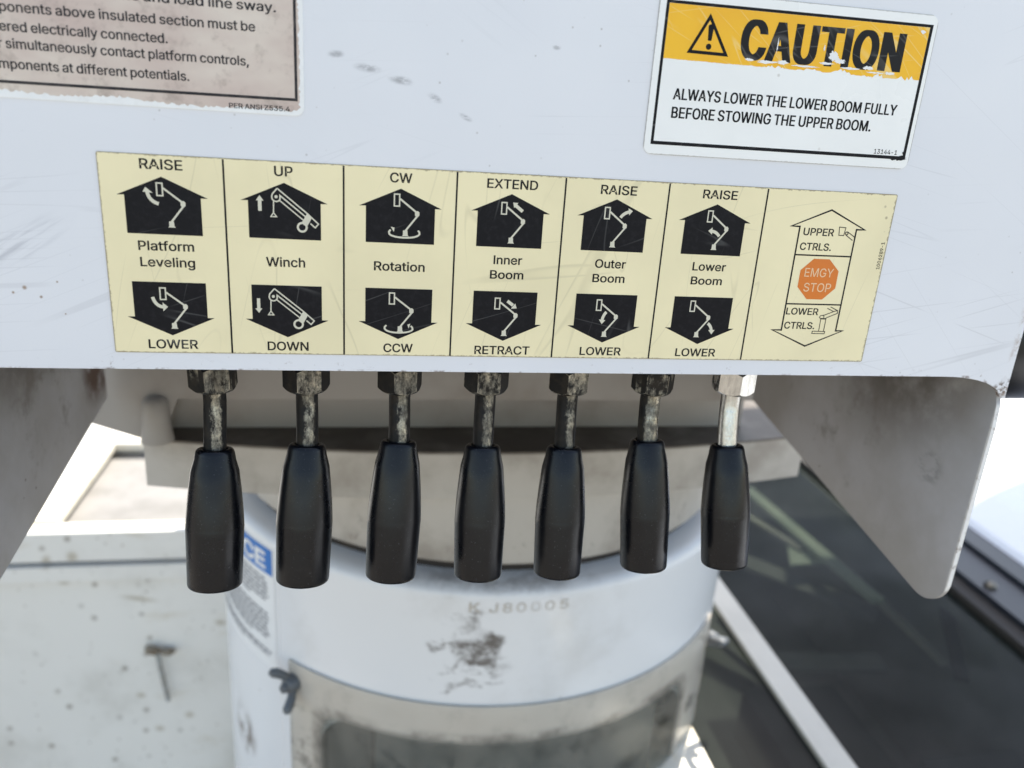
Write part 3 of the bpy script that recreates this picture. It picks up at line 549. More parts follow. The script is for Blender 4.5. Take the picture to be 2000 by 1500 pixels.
c = m.mix(m.math('MULTIPLY', shaded_rim, 0.35), c, (0.42, 0.42, 0.44))
PEDESTAL = m.base(c, 0.26, 0, 0.5, 0.2)
DARK_GAP = paint('dark_grease', (0.03, 0.022, 0.017), (0.09, 0.055, 0.03), 40, rough=0.6)
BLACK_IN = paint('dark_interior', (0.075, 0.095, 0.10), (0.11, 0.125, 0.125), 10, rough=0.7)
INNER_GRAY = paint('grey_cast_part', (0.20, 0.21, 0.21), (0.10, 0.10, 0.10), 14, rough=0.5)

m = M('hazy_plastic'); x, y, z = m.xyz()         # clear cover gone milky, dirtier towards its rim
hz = m.rng(m.noise(14, 5, 0.6), 0.3, 0.75)
cc = m.mix(hz, (0.66, 0.61, 0.53), (0.52, 0.475, 0.41))
cc = m.mix(m.mul(m.rng(m.noise(30, 5, 0.7), 0.5, 0.66), m.rng(z, -0.56, -0.47, 1, 0.2), 0.7), cc, (0.10, 0.09, 0.08))
m.put(m.b.inputs['Base Color'], cc); m.b.inputs['Roughness'].default_value = 0.22
tr = m.n.new('ShaderNodeBsdfTransparent'); tr.inputs[0].default_value = (0.70, 0.73, 0.725, 1)
ms = m.n.new('ShaderNodeMixShader')
u = m.math('MULTIPLY', m.math('ARCTAN2', m.math('SUBTRACT', x, 0.2685), m.math('SUBTRACT', 0.600, y)), 0.334)
edge_ = m.math('SMOOTH_MAX', m.math('SUBTRACT', m.math('ABSOLUTE', m.math('SUBTRACT', u, 0.014)), 0.228), m.math('ADD', z, 0.499), 0.05)
edge_ = m.math('ADD', edge_, m.math('MULTIPLY', m.math('SUBTRACT', m.noise(40, 4, 0.6), 0.5), 0.006))
film = m.rng(edge_, -0.009, 0.003)
grease = m.mul(m.rng(m.math('ABSOLUTE', m.math('ADD', edge_, -0.001)), 0.011, 0.001), m.rng(m.noise(20, 5, 0.7), 0.34, 0.66))
m.put(m.b.inputs['Base Color'], m.mix(m.mul(grease, 0.65), cc, (0.05, 0.045, 0.04)))
m.put(ms.inputs[0], m.math('ADD', m.math('MULTIPLY', film, 0.70), m.math('MULTIPLY_ADD', hz, 0.14, 0.10)))
m.L(tr.outputs[0], ms.inputs[1]); m.L(m.b.outputs[0], ms.inputs[2]); m.L(ms.outputs[0], m.out.inputs[0])
HAZY = m.m
WING = paint('dark_zinc', (0.11, 0.12, 0.13), (0.13, 0.09, 0.06), 40, rough=0.42, strength=0.6)
BLUE = paint('blue_print', (0.025, 0.17, 0.52), (0.06, 0.19, 0.46), 40, rough=0.35, strength=0.4)
NOTICE_WHITE = paint('notice_vinyl', (0.82, 0.82, 0.81), (0.66, 0.65, 0.62), 20, rough=0.32, strength=0.4)
GREY_PRINT = paint('grey_print', (0.22, 0.22, 0.23), (0.35, 0.35, 0.35), 90, rough=0.5)
STAMP = paint('worn_stamp', (0.50, 0.45, 0.38), (0.74, 0.735, 0.72), 30, (0.40, 0.70), 0.8, 0.5)

m, c, r, s = dirty_paint('toolbox_white', (0.81, 0.79, 0.735), (0.52, 0.50, 0.44), 7, (0.44, 0.78), 0.6, 0.34)
d = m.voro(26)[0]; c = m.mix(m.mul(m.rng(d, 0.19, 0.06), m.rng(m.noise(9, 3), 0.40, 0.54), 0.65), c, (0.20, 0.165, 0.12))
d = m.voro(60)[0]; c = m.mix(m.mul(m.rng(d, 0.16, 0.06), m.rng(m.noise(15, 3), 0.42, 0.55), 0.65), c, (0.24, 0.19, 0.14))
c = m.mix(m.mul(m.rng(m.noise(8, 6, 0.7, m.mapping((0.6, 1, 2))), 0.6, 0.76), 0.4), c, (0.45, 0.36, 0.2))
for cx, cz, rx, rz in ((-243, -668, 40, 7), (-330, -580, 12, 14), (-368, -588, 10, 18), (-352, -632, 14, 8), (-255, -858, 12, 8), (-180, -905, 12, 10), (-230, -930, 12, 9), (-120, -720, 14, 10), (-100, -640, 40, 9)):
    c = m.mix(m.mul(m.blob((cx, 790, cz), (rx, 40, rz), (0, R_(-12), 0), (1, 0.2)), 0.55), c, (0.30, 0.24, 0.13))
TOOLBOX = m.base(c, 0.34, 0, 0.5)
TRAY = paint('grey_tray_mat', (0.25, 0.245, 0.235), (0.17, 0.165, 0.155), 12, (0.4, 0.7), 0.8, 0.7)
CREAM_RIM = paint('cream_rim', (0.74, 0.70, 0.60), (0.50, 0.40, 0.22), 12, (0.52, 0.7), 0.7, 0.4)
LATCH = paint('dull_latch_steel', (0.34, 0.35, 0.34), (0.22, 0.19, 0.15), 60, (0.45, 0.65), 0.8, 0.5)
RUSTY = paint('rusty_rod', (0.24, 0.21, 0.16), (0.15, 0.10, 0.06), 60, (0.4, 0.6), 0.9, 0.6)

m = M('tinted_glass')
m.b.inputs['Base Color'].default_value = (0.032, 0.035, 0.033, 1); m.b.inputs['Roughness'].default_value = 0.06
m.b.inputs['Specular IOR Level'].default_value = 0.5
tr = m.n.new('ShaderNodeBsdfTransparent'); tr.inputs[0].default_value = (0.56, 0.585, 0.56, 1)
ms = m.n.new('ShaderNodeMixShader'); m.put(ms.inputs[0], m.rng(m.noise(6, 4), 0.3, 0.7, 0.12, 0.22))
m.L(tr.outputs[0], ms.inputs[1]); m.L(m.b.outputs[0], ms.inputs[2]); m.L(ms.outputs[0], m.out.inputs[0]); GLASS = m.m
PALE_STRIP = paint('pale_strip_paint', (0.50, 0.485, 0.43), (0.37, 0.36, 0.32), 8, rough=0.4, strength=0.5)
NAVY = paint('black_frame', (0.009, 0.012, 0.019), (0.025, 0.026, 0.03), 10, rough=0.38, strength=0.4)
GASKET = paint('brown_gasket', (0.020, 0.017, 0.014), (0.05, 0.042, 0.035), 20, rough=0.7)
SCREW = metal('worn_screw', -0.6, 0.2, 0.35)
CAB_DARK = paint('cab_lining', (0.20, 0.205, 0.20), (0.36, 0.355, 0.335), 4, (0.4, 0.7), 0.9, rough=0.8)
REFLECT_GREEN = paint('pale_green_reflection', (0.80, 0.85, 0.70), (0.62, 0.70, 0.60), 9, rough=0.5)  # tint of the reflections built below the pane
REFLECT_TAN = paint('tan_reflection', (0.66, 0.62, 0.55), (0.46, 0.43, 0.38), 9, rough=0.6)
BODY_WHITE = paint('truck_white', (0.80, 0.81, 0.82), (0.68, 0.68, 0.67), 4, rough=0.22, strength=0.4)
RUBBER = paint('black_rubber', (0.004, 0.004, 0.005), (0.012, 0.011, 0.011), 30, rough=0.35, spec=0.25)
GROUND = paint('asphalt', (0.21, 0.19, 0.165), (0.12, 0.11, 0.10), 3, rough=0.9, strength=0.6)

# ------------------------------------------------------------------ ground
bm = bmesh.new(); bmesh.ops.create_grid(bm, x_segments=2, y_segments=2, size=150)
bmesh.ops.translate(bm, verts=bm.verts, vec=(0, 0, -1.75)); g = done('ground', bm, GROUND); g['kind'] = 'structure'

# ------------------------------------------------------------------ control panel: bent sheet with two cheek plates
cp = thing('control_console', 'white steel control panel with two cheek plates hanging below its ends', 'console', (0.195, 0.0, -0.0085))
bm = bmesh.new()
out = [(-0.1005, 0, 0.32), (-0.1005, 0, -0.0085), (0.446, 0, -0.0085)]
out += [(0.446 + 0.0385 * math.sin(R_(a)), 0, -0.0085 - 0.0125 * (1 - math.cos(R_(a)))) for a in range(10, 91, 8)] + [(0.4885, 0, -0.0215), (0.4885, 0, 0.32)]
prism(bm, out, (0, 0.003, 0)); done('front_plate', bm, PANEL, cp, bevel=0.0005)
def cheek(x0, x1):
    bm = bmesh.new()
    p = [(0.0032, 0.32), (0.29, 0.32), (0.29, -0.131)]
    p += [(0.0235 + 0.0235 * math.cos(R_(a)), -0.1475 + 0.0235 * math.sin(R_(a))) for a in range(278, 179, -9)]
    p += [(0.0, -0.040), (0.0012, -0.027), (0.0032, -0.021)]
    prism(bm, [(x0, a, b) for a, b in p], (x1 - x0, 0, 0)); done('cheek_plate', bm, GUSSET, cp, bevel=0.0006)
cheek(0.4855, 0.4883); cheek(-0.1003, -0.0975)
done('top_plate', boxes((-0.0974, 0.4854, 0.0034, 0.29, 0.317, 0.32)), PANEL, cp)
done('valve_block', boxes((-0.03, 0.42, 0.05, 0.26, 0.005, 0.20)), DARK_GAP, cp, bevel=0.004)

# ------------------------------------------------------------------ cream operation decal
ST, P1, P2, P3 = -0.4, -0.46, -0.52, -0.58
dc = thing('operation_decal', 'long cream decal of black boom arrows and lever names on the white panel', 'decal', (0.195, -0.0002, 0))
bm = bmesh.new(); prism(bm, [(q[0] / 1000, ST / 1000, q[1] / 1000) for q in rrect(0, 390, 0, 91.75, 0.8, 3)], (0, 0.00039, 0)); done('backing', bm, CREAM, dc)
for xd in (53.0, 106.1, 158.8, 211.7, 264.6, 317.2):
    poly('divider', [[(xd - .42, .3), (xd + .42, .3), (xd + .42, 91.2), (xd - .42, 91.2)]], P1, INK, dc)
cols = [26.3, 79.3, 132.5, 185.5, 238.2, 291.0]

def boom(sk, bx, bz):
    """bucket, two booms, elbow, pedestal; (bx, bz) = lower left corner of the bucket"""
    sk.line([(bx + .3, bz + .3), (bx + 2.75, bz + .3), (bx + 2.75, bz + 5.8), (bx + .3, bz + 5.8)], .62, True)
    sk.line([(bx + 3.0, bz + 3.7), (bx + 11.2, bz - 2.6)], .85)
    sk.area([(bx + 10.1, bz - 2.0), (bx + 10.1, bz - 3.9), (bx + 11.3, bz - 4.6), (bx + 12.2, bz - 3.8), (bx + 12.2, bz - 2.3), (bx + 11.4, bz - 1.6)])
    sk.line([(bx + 11.3, bz - 4.0), (bx + 5.6, bz - 11.4)], .85)
    sk.area([(bx + 4.6, bz - 11.0), (bx + 6.7, bz - 11.0), (bx + 6.9, bz - 13.2), (bx + 7.4, bz - 13.8), (bx + 4.1, bz - 13.8), (bx + 4.6, bz - 13.2)])

def swoop(sk, pts, head, w=1.55):
    """curved arrow: body along pts, head = three points"""
    sk.line(pts, w); sk.area(head)

def quad(a, b, c, n=9):
    return [((1 - t) ** 2 * a[0] + 2 * t * (1 - t) * b[0] + t * t * c[0], (1 - t) ** 2 * a[1] + 2 * t * (1 - t) * b[1] + t * t * c[1]) for t in [k / n for k in range(n + 1)]]

def winch(sk, x, z, up):
    # x, z = tip of the boom head
    sk.line([(x, z), (x + 13.4, z - 11.0), (x + 18.3, z - 15.5), (x + 16.8, z - 17.3), (x + 14.6, z - 15.4)], .62)
    sk.line([(x, z)] + [(x - 2.2, z - 2.6)] + arc(x - .55, z - 4.0, 1.95, 160, 330, 9) + [(x + 1.2, z - 3.2), (x + 13.0, z - 12.8)], .62)
    sk.line([(x + .6, z - 5.1), (x + 12.2, z - 14.6)], .55)
    sk.disc((x - .55, z - 3.8), .72)
    sk.area([(x + 13.2, z - 10.8), (x + 15.3, z - 12.8), (x + 14.4, z - 14.6), (x + 12.9, z - 17.2), (x + 10.6, z - 15.3)])
    sk.ring((x + 10.9, z - 17.3), 2.0, .95)
    sk.line([(x - 1.7, z - 5.3), (x - 1.9, z - 11.0)], .55)
    sk.line([(x - 1.9, z - 11.0), (x - 3.1, z - 12.9), (x - .6, z - 12.9)], .5, True)
    a = x - 7.9
    if up: sk.area([(a, z - 3.4), (a - 1.7, z - 5.8), (a - .8, z - 5.8), (a - .8, z - 10.5), (a + .8, z - 10.5), (a + .8, z - 5.8), (a + 1.7, z - 5.8)])
    else: sk.area([(a + .5, z - 12.0), (a - 1.2, z - 9.8), (a - .3, z - 9.8), (a - .3, z - 4.9), (a + 1.2, z - 4.9), (a + 1.2, z - 9.8), (a + 2.1, z - 9.8)])

UPO = [(-2.6, 73.6), None, (-3.3, 73.8), (-4.9, 72.3), (-5.8, 72.3), (-4.5, 73.0)]
DNO = [(-4.6, 25.8), None, (-4.9, 26.3), (-5.4, 25.1), (-5.2, 25.6), (-7.1, 26.3)]
for i, cx in enumerate(cols):
    up = poly('up_arrow', [[(cx, 82.2), (cx - 19.4, 73.6), (cx - 16.2, 73.7), (cx - 16.2, 56.6), (cx + 16.3, 56.4), (cx + 16.3, 73.4), (cx + 19.4, 73.4)]], P1, INK, dc)
    dn = poly('down_arrow', [[(cx - 16.2, 34.4), (cx - 16.2, 17.6), (cx - 19.4, 17.6), (cx, 8.7), (cx + 19.4, 17.5), (cx + 16.3, 17.5), (cx + 16.3, 34.3)]], P1, INK, dc)
    a, b = Strokes(), Strokes()
    if i == 1:
        winch(a, 76.2, 79.6, True); winch(b, 73.6, 32.7, False)
    else:
        boom(a, cx + UPO[i][0], UPO[i][1]); boom(b, cx + DNO[i][0], DNO[i][1])
    if i == 0:
        swoop(a, quad((19.9, 75.6), (20.3, 71.4), (24.5, 70.2)), [(19.3, 77.5), (18.0, 75.3), (22.3, 75.0)])
        swoop(b, quad((18.6, 27.2), (19.6, 22.8), (23.2, 22.5)), [(25.1, 22.6), (22.8, 24.7), (22.9, 20.4)])
    if i == 2:
        swoop(a, [(127.9, 62.9), (127.2, 61.9)] + quad((127.3, 61.0), (128.4, 59.4), (134.5, 59.3)) + quad((134.8, 59.3), (140.6, 59.4), (141.7, 61.2)) + [(141.6, 62.2), (140.9, 62.9)], [(128.0, 64.3), (129.8, 63.9), (129.5, 61.9)], .85)
        swoop(b, [(126.6, 15.8), (125.8, 14.9)] + quad((125.8, 13.9), (127, 12.1), (132.8, 12.0)) + quad((133.1, 12.0), (138.6, 12.2), (139.6, 13.8)) + [(139.4, 14.8), (138.6, 15.6)], [(138.4, 16.8), (136.9, 16.3), (137.6, 14.3)], .85)
    if i == 3:
        a.line([(191.3, 74.2), (187.6, 77.0)], 1.6); a.area([(186.3, 78.3), (188.9, 78.2), (187.0, 75.6)])
        b.line([(186.6, 29.6), (189.6, 27.4)], 1.6); b.area([(191.6, 25.9), (190.7, 28.4), (188.6, 25.7)])
    if i == 4:
        swoop(a, quad((240.9, 73.4), (242.2, 75.6), (245.0, 76.4)), [(246.9, 76.9), (244.5, 78.2), (245.2, 74.7)])
        swoop(b, quad((238.8, 25.1), (237.2, 23.4), (236.9, 20.6)), [(236.9, 18.6), (235.2, 21.1), (238.7, 20.8)])
    if i == 5:
        swoop(a, quad((294.3, 66.2), (292.5, 68.6), (289.8, 68.7)), [(288.0, 68.8), (290.1, 70.6), (290.3, 66.9)])
        swoop(b, quad((295.2, 20.2), (297.2, 19.0), (297.8, 16.2)), [(298.1, 14.2), (296.0, 16.6), (299.6, 16.7)])
    a.out('boom_symbol' if i != 1 else 'winch_symbol', P2, CREAM_INK, up); b.out('boom_symbol' if i != 1 else 'winch_symbol', P2, CREAM_INK, dn)
for s_, x0, x1, zb, cap in (('RAISE', 17.5, 35.6, 85.4, 4.3), ('UP', 75.1, 83.3, 85.2, 4.3), ('CW', 127.3, 137.7, 85, 4.3), ('EXTEND', 173.2, 198, 84.7, 4.25), ('RAISE', 229.5, 248, 84.5, 4.3), ('RAISE', 282.6, 301.1, 84.9, 4.2),
        ('LOWER', 15.1, 37.5, 2.2, 4.3), ('DOWN', 69.6, 89, 2.0, 4.3), ('CCW', 125.3, 139.9, 1.9, 4.3), ('RETRACT', 171.2, 199.8, 1.5, 4.3), ('LOWER', 226.6, 249, 1.8, 4.2), ('LOWER', 279.3, 302, 1.9, 4.2)):
    text('heading', s_, x0, x1, zb, cap, P1, INK, dc, 10, shifts=(-5, 5))
for s_, x0, x1, zb, cap in (('Platform', 14.2, 38.4, 49.1, 4.2), ('Leveling', 14.5, 38.4, 41.6, 4.2), ('Winch', 70.2, 88.1, 43.4, 4.3), ('Rotation', 120.3, 144.7, 43.1, 4.3), ('Inner', 178.4, 192.7, 48.1, 4.2), ('Boom', 177, 193.9, 40.8, 4.1),
        ('Outer', 230.2, 246.4, 48.0, 4.2), ('Boom', 229.6, 246.6, 40.6, 4.1), ('Lower', 282.3, 300.6, 48.3, 4.2), ('Boom', 282.4, 299.6, 41, 4.0)):
    text('lever_name', s_, x0, x1, zb, cap, P1, INK, dc, 10, shifts=(-5, 5))
a = Strokes(); a.line([(354.2, 82.2), (333.3, 73.2), (338.0, 73.1), (338.0, 17.4), (332.6, 17.4), (353.6, 8.6), (374.3, 17.6), (370.2, 17.5), (370.4, 72.7), (375.1, 72.8)], .85, True)
a.line([(338.2, 58.4), (370.2, 58.4)], .75); a.line([(338, 32), (370.2, 32.1)], .75); a.out('selector_arrow', P1, INK, dc)
a = Strokes(); a.line([(360.4, 73.7), (364.1, 73.5), (363.7, 69.4), (360.9, 69.4)], .42, True); a.ring((365.2, 70.6), .75, .5, 16)
a.line([(365.6, 71.4), (370.1, 68.8)], .42); a.line([(364.9, 69.7), (369.3, 67.0)], .42); a.out('bucket_symbol', P1, INK, dc)
a = Strokes(); a.line([(356.3, 15.8), (363.7, 15.8), (363.8, 17.05), (356.4, 17.1)], .42, True); a.line([(360.1, 17.2), (360.0, 24.1)], .42); a.line([(363.0, 17.2), (363.0, 24.1)], .42)
a.line([(359.7, 24.2), (363.2, 24.2)], .7); a.line([(359.6, 24.3), (359.0, 25.0), (359.4, 25.8), (361.8, 26.3), (366.7, 28.3), (368.9, 29.0), (369.2, 27.4), (362.8, 24.6)], .42); a.line([(361.4, 26.0), (361.6, 24.6)], .42)
a.line([(362.6, 30.1), (366.7, 28.3)], .42); a.line([(364.4, 30.9), (368.7, 29.0)], .42); a.out('crane_symbol', P1, INK, dc)
text('selector_text', 'UPPER', 340.5, 357.9, 68.8, 3.7, P1, INK, dc, 10, shifts=(-5, 5)); text('selector_text', 'CTRLS.', 340, 357.9, 61.1, 3.7, P1, INK, dc, 10, shifts=(-5, 5))
text('selector_text', 'LOWER', 338.9, 357.8, 26.2, 3.6, P1, INK, dc, 10, shifts=(-5, 5)); text('selector_text', 'CTRLS.', 339.2, 357.1, 18.3, 3.7, P1, INK, dc, 10, shifts=(-5, 5))
oc = poly('stop_octagon', [[(349.3, 56.6), (358.4, 56.6), (364.9, 50.4), (364.9, 41.1), (358.4, 34.8), (349.3, 34.8), (342.8, 41.3), (342.8, 50.3)]], P1, ORANGE, dc)
text('stop_text', 'EMGY', 345.5, 362.1, 47.0, 4.6, P2, PALE_ORANGE, oc, 2); text('stop_text', 'STOP', 346.4, 362.2, 39.0, 4.6, P2, PALE_ORANGE, oc, 2)
text('part_number', '1006289-1', 52.2, 66.8, 388.4, 1.9, P1, INK, dc, 8, vertical=True, shifts=(-6, 6))

# ------------------------------------------------------------------ caution decal
ca = thing('caution_decal', 'white and yellow CAUTION sticker about stowing the booms, on the white panel', 'decal', (0.32, -0.0002, 0.1046))
bm = bmesh.new(); prism(bm, [(q[0] / 1000, ST / 1000, q[1] / 1000) for q in rrect(248.5, 391.7, 104.6, 177.6, 4.5, 6)], (0, 0.00039, 0)); done('backing', bm, STICKER_WHITE, ca)
poly('border', [[(251.9, 109.3), (389.4, 109.3), (389.4, 173.2), (251.9, 173.2)], [(253.3, 110.9), (387.8, 110.9), (387.8, 171.9), (253.3, 171.9)]], P1, INK, ca)
rag = [(253.35, 148.1)]
rnd = random.Random(5)
x = 253.35
while x < 387:
    x += rnd.uniform(.5, 1.6); base_ = 148.1 - (x - 253) * 0.006
    amp = 0.15 if x < 296 else (1.2 if x < 330 else 2.2) * (0.6 + 0.6 * math.sin(x * .35))
    rag.append((min(x, 387.7), base_ + rnd.uniform(-.15, 1) * max(amp, .1)))
rag += [(387.75, 147.6), (387.75, 171.85), (253.35, 171.85)]
yb = poly('yellow_band', [rag], P1, YELLOW, ca)
text('caution_word', 'CAUTION', 290.6, 376.3, 150.8, 17.0, P2, SCRATCH_INK, yb, 8, spacing=38, shifts=(-42, -21, 0, 21, 42))
a = Strokes(); a.line([(273.9, 167.6), (265.6, 152.0), (284.0, 151.8)], 1.45, True); a.area([(274.0, 164.2), (273.6, 163.6), (274.1, 157.4), (275.0, 157.2), (275.9, 157.4), (276.4, 163.6), (275.9, 164.2), (275.0, 164.5)]); a.disc((274.9, 154.7), 1.35)
a.out('warning_triangle', P2, INK, yb)
def chip(cx, cz, rx, rz, seed, n=26):
    r2 = random.Random(seed)
    return [(cx + rx * (0.55 + 0.6 * r2.random()) * math.cos(6.2832 * k / n), cz + rz * (0.5 + 0.7 * r2.random()) * math.sin(6.2832 * k / n)) for k in range(n)]
for k, (cx, cz, rx, rz) in enumerate(((339.5, 155.2, 2.6, 2.4), (342.8, 153.3, 3.6, 1.3), (336, 151.8, 4.5, .55), (359, 151.3, 3.0, 1.0), (350, 150.4, 6, .55), (305.5, 150.2, 5.5, .8), (313.5, 150.6, 3.0, 1.0), (296, 150.6, 2.6, .7), (325, 149.7, 9, .45), (371, 149.6, 3.5, .8), (363, 149.4, 5, .4), (309.5, 158, .35, 3.6), (333.8, 158.5, .5, 1.5), (384.5, 169.6, 1.6, .9))):
    poly('worn_patch', [chip(cx, cz, rx, rz, k)], P3 - .01 * k, WORN_WHITE, yb)
text('instruction_text', 'ALWAYS LOWER THE LOWER BOOM FULLY', 260.4, 379.2, 130.4, 4.9, P1, INK, ca, 9, spacing=12, shifts=(-16, 0, 16))
text('instruction_text', 'BEFORE STOWING THE UPPER BOOM.', 260.6, 366.8, 122.0, 4.9, P1, INK, ca, 9, spacing=12, shifts=(-16, 0, 16))
text('part_number', '13144-1', 371.2, 384.3, 111.5, 2.2, P1, INK, ca, 6)
for k, (cx, cz, rx, rz) in enumerate(((386.5, 110.0, 3.6, 1.3), (388.4, 112.5, 1.2, 1.8), (383, 109.4, 1.6, .8))):
    poly('ink_smear', [chip(cx, cz, rx, rz, 40 + k)], P2 - .01 * k, INK, ca)

# ------------------------------------------------------------------ faded warning decal, upper left
wd = thing('warning_decal', 'faded pink warning sticker with a torn white rim, at the upper left of the panel', 'decal', (0.0, -0.0002, 0.112))
bm = bmesh.new(); prism(bm, [(q[0] / 1000, ST / 1000, q[1] / 1000) for q in rrect(-88, 89.0, 111.7, 215, 4, 6)], (0, 0.00039, 0)); done('backing', bm, WORN_WHITE, wd)
rnd = random.Random(11)
tz = [(xq, 113.9 + 0.9 * math.sin(xq * .11) * 0.5 + rnd.uniform(-.55, .55) + (0.6 if xq < 20 else -0.2)) for xq in [(-86 + k * 1.1) for k in range(157)]]
tx = [(86.9 + rnd.uniform(-.45, .6), zq) for zq in [115.5 + k * 1.1 for k in range(88)]]
poly('printed_face', [tz + tx + [(86.5, 213), (-86, 213)]], P1, FADED, wd)
poly('border', [[(-84.5, 117.2), (86.2, 117.9), (86.2, 211), (-84.5, 211)], [(-83.2, 118.4), (85.0, 119.1), (85.0, 209.8), (-83.2, 209.8)]], P2, FADED_INK, wd)
for s_, xr, xl, xv, zb in (('electrical line and load line sway.', 77.9, 24.5, 'and load line sway.', 153.5), ('components above insulated section must be', 69.1, -31.3, 'ponents above insulated section must be', 145.2), ('considered electrically connected.', 33.1, -32.2, 'ered electrically connected.', 137.8),
        ('Never simultaneously contact platform controls,', 65.9, -30.6, 'simultaneously contact platform controls,', 131.2), ('components at different potentials.', 40.9, -34.1, 'mponents at different potentials.', 123.3)):
    V, F, _y = text_verts(xv, 8, 0, (-9, 0, 9)); wv = (max(p[0] for p in V) - min(p[0] for p in V)) / 509 * 3.75
    text('warning_text', s_, 0, xr, zb, 3.75, P2, FADED_INK, wd, 8, shifts=(-9, 0, 9), align=(xr - xl) / wv)
text('standard_mark', 'PER ANSI Z535.4', 56.8, 82.8, 113.4, 2.0, P2 - .02, FADED_INK, wd, 9, shifts=(-8, 8))

# ------------------------------------------------------------------ the seven levers
LEV = [((39.7, 40.6, 40.3, 39.3), -9, -54.5, -126.3, 14.6), ((86.4, 86.5, 86.6, 84.1), -18, -52.3, -125.4, 14.6), ((134.4, 134.6, 134.4, 130.8), -15.6, -50.8, -124.8, 14.4), ((180.9, 180.8, 180.0, 178.9), -30.5, -53.5, -126.2, 14.0),
       ((226.6, 226.7, 226.0, 224.2), -16, -54.8, -126.7, 14.0), ((275.3, 274.9, 274.0, 275.4), -36, -51.0, -124.3, 14.1), ((323.4, 323.6, 323.0, 325.4), -5, -54.5, -124.5, 14.1)]
NAMES = ['black gripped lever with grimy nut below Platform Leveling, first from the left', 'black gripped lever with grimy nut below the Winch arrows', 'black gripped lever with grimy nut below the Rotation arrows', 'black gripped lever with grimy nut below Inner Boom, middle of the row',
         'black gripped lever with grimy nut below the Outer Boom arrows', 'black gripped lever with half cleaned shiny rod below the Lower Boom arrows', 'black gripped lever with clean bright nut and rod, last in the row']
for i, ((x0, x1, x2, x3), rot, zt, zb, kr) in enumerate(LEV):
    mt = STEEL_GRIMY if i < 5 else (STEEL_HALF if i == 5 else STEEL_CLEAN)
    lv = thing('control_lever', NAMES[i], 'lever', (x0 / 1000, 0.016, -0.010), 'control levers under the panel')
    # hexagon nut with chamfered rim
    bm = bmesh.new(); n = 72; R = 12.1; ap = R * math.cos(R_(30)); rings = [[], [], [], []]
    for k in range(n):
        t = 2 * math.pi * k / n
        h = ((math.degrees(t) + 30) % 60) - 30
        hr = ap / math.cos(R_(h)); tt = t + R_(rot) + R_(-90) + R_(30)
        ch = (hr - ap * 0.97) * 0.95
        for q, (rr, zz) in enumerate(((ap * .97, -9.6), (hr, -9.6 - ch), (hr, -23.6 + ch), (ap * .97, -23.6))):
            rings[q].append(bm.verts.new(((x0 + (x1 - x0) * q / 3 + rr * math.cos(tt)) / 1000, (15.5 + rr * math.sin(tt)) / 1000, zz / 1000)))
    for a_, b_ in zip(rings, rings[1:]):
        for k in range(n): bm.faces.new((a_[k], a_[(k + 1) % n], b_[(k + 1) % n], b_[k]))
    bm.faces.new(rings[0]); bm.faces.new(rings[-1][::-1])
    done('hex_nut', bm, NUT_GRIMY if i < 6 else mt, lv, smooth=True)
    # rod, slightly bent, running up into the valve block and down into the grip
    K0, K1 = Vector((x2, 10, zt)), Vector((x3, -6, zb)); dirv = (K1 - K0).normalized()
    A, B = Vector((x1, 15.5, -20)), Vector((x1, 15.5, -31))
    mid = [((1 - t) ** 2) * B + 2 * t * (1 - t) * (K0 - dirv * 9) + t * t * K0 for t in [k / 8 for k in range(9)]]
    bm = bmesh.new(); tube(bm, [p / 1000 for p in [Vector((x0, 15.5, 12)), Vector((x0, 15.5, -9)), A] + mid + [K0 + dirv * 6]], 0.0057, 24); done('rod', bm, mt, lv, smooth=True)
    # grip: hollow mouth round the rod, flaring to a ridge, then straight to a flat end
    Lk = (K1 - K0).length
    prof = [(4.0, 5.9), (1.2, 6.0), (0.25, 6.6), (0.0, 7.6), (0.25, 8.5), (1.0, 9.3), (2.4, 9.8), (6, 10.35)]
    prof += [(Lk * f, 10.35 + (kr - 10.35) * (1 - (1 - f / .56) ** 1.45)) for f in (.16, .24, .32, .4, .48, .54)] + [(Lk * .56, kr), (Lk * .565, kr + .04), (Lk * .60, kr - .06), (Lk * .75, kr - .35), (Lk - 2.2, kr - .75), (Lk - 1.0, kr - 1.0), (Lk - .3, kr - 1.7), (Lk, kr - 2.8), (Lk + .1, kr - 6), (Lk + .1, 1)]
    bm = bmesh.new(); revolve(bm, [(d / 1000, q / 1000) for d, q in prof], K0 / 1000, dirv, 72); done('grip', bm, GRIP, lv, smooth=True)

# black round cap behind the panel's right edge
bc = thing('end_cap', 'glossy black round cap peeking out behind the right edge of the panel', 'cap', (0.52, 0.085, -0.05))
bm = bmesh.new(); revolve(bm, [(0, .030), (0.001, .0325), (.012, .0335), (.0135, .0315), (.018, .0315), (.0195, .040), (.021, .0425), (.08, .0425), (.083, .040), (.083, .0)][:-1], (.505, .085, -.008), (1, 0, 0), 64); done('cap_body', bm, RUBBER, bc, smooth=True)
bm = bmesh.new(); revolve(bm, [(0, .012), (.018, .012)], (.4885, .085, -.008), (1, 0, 0), 24); done('stem', bm, RUBBER, bc, smooth=True)

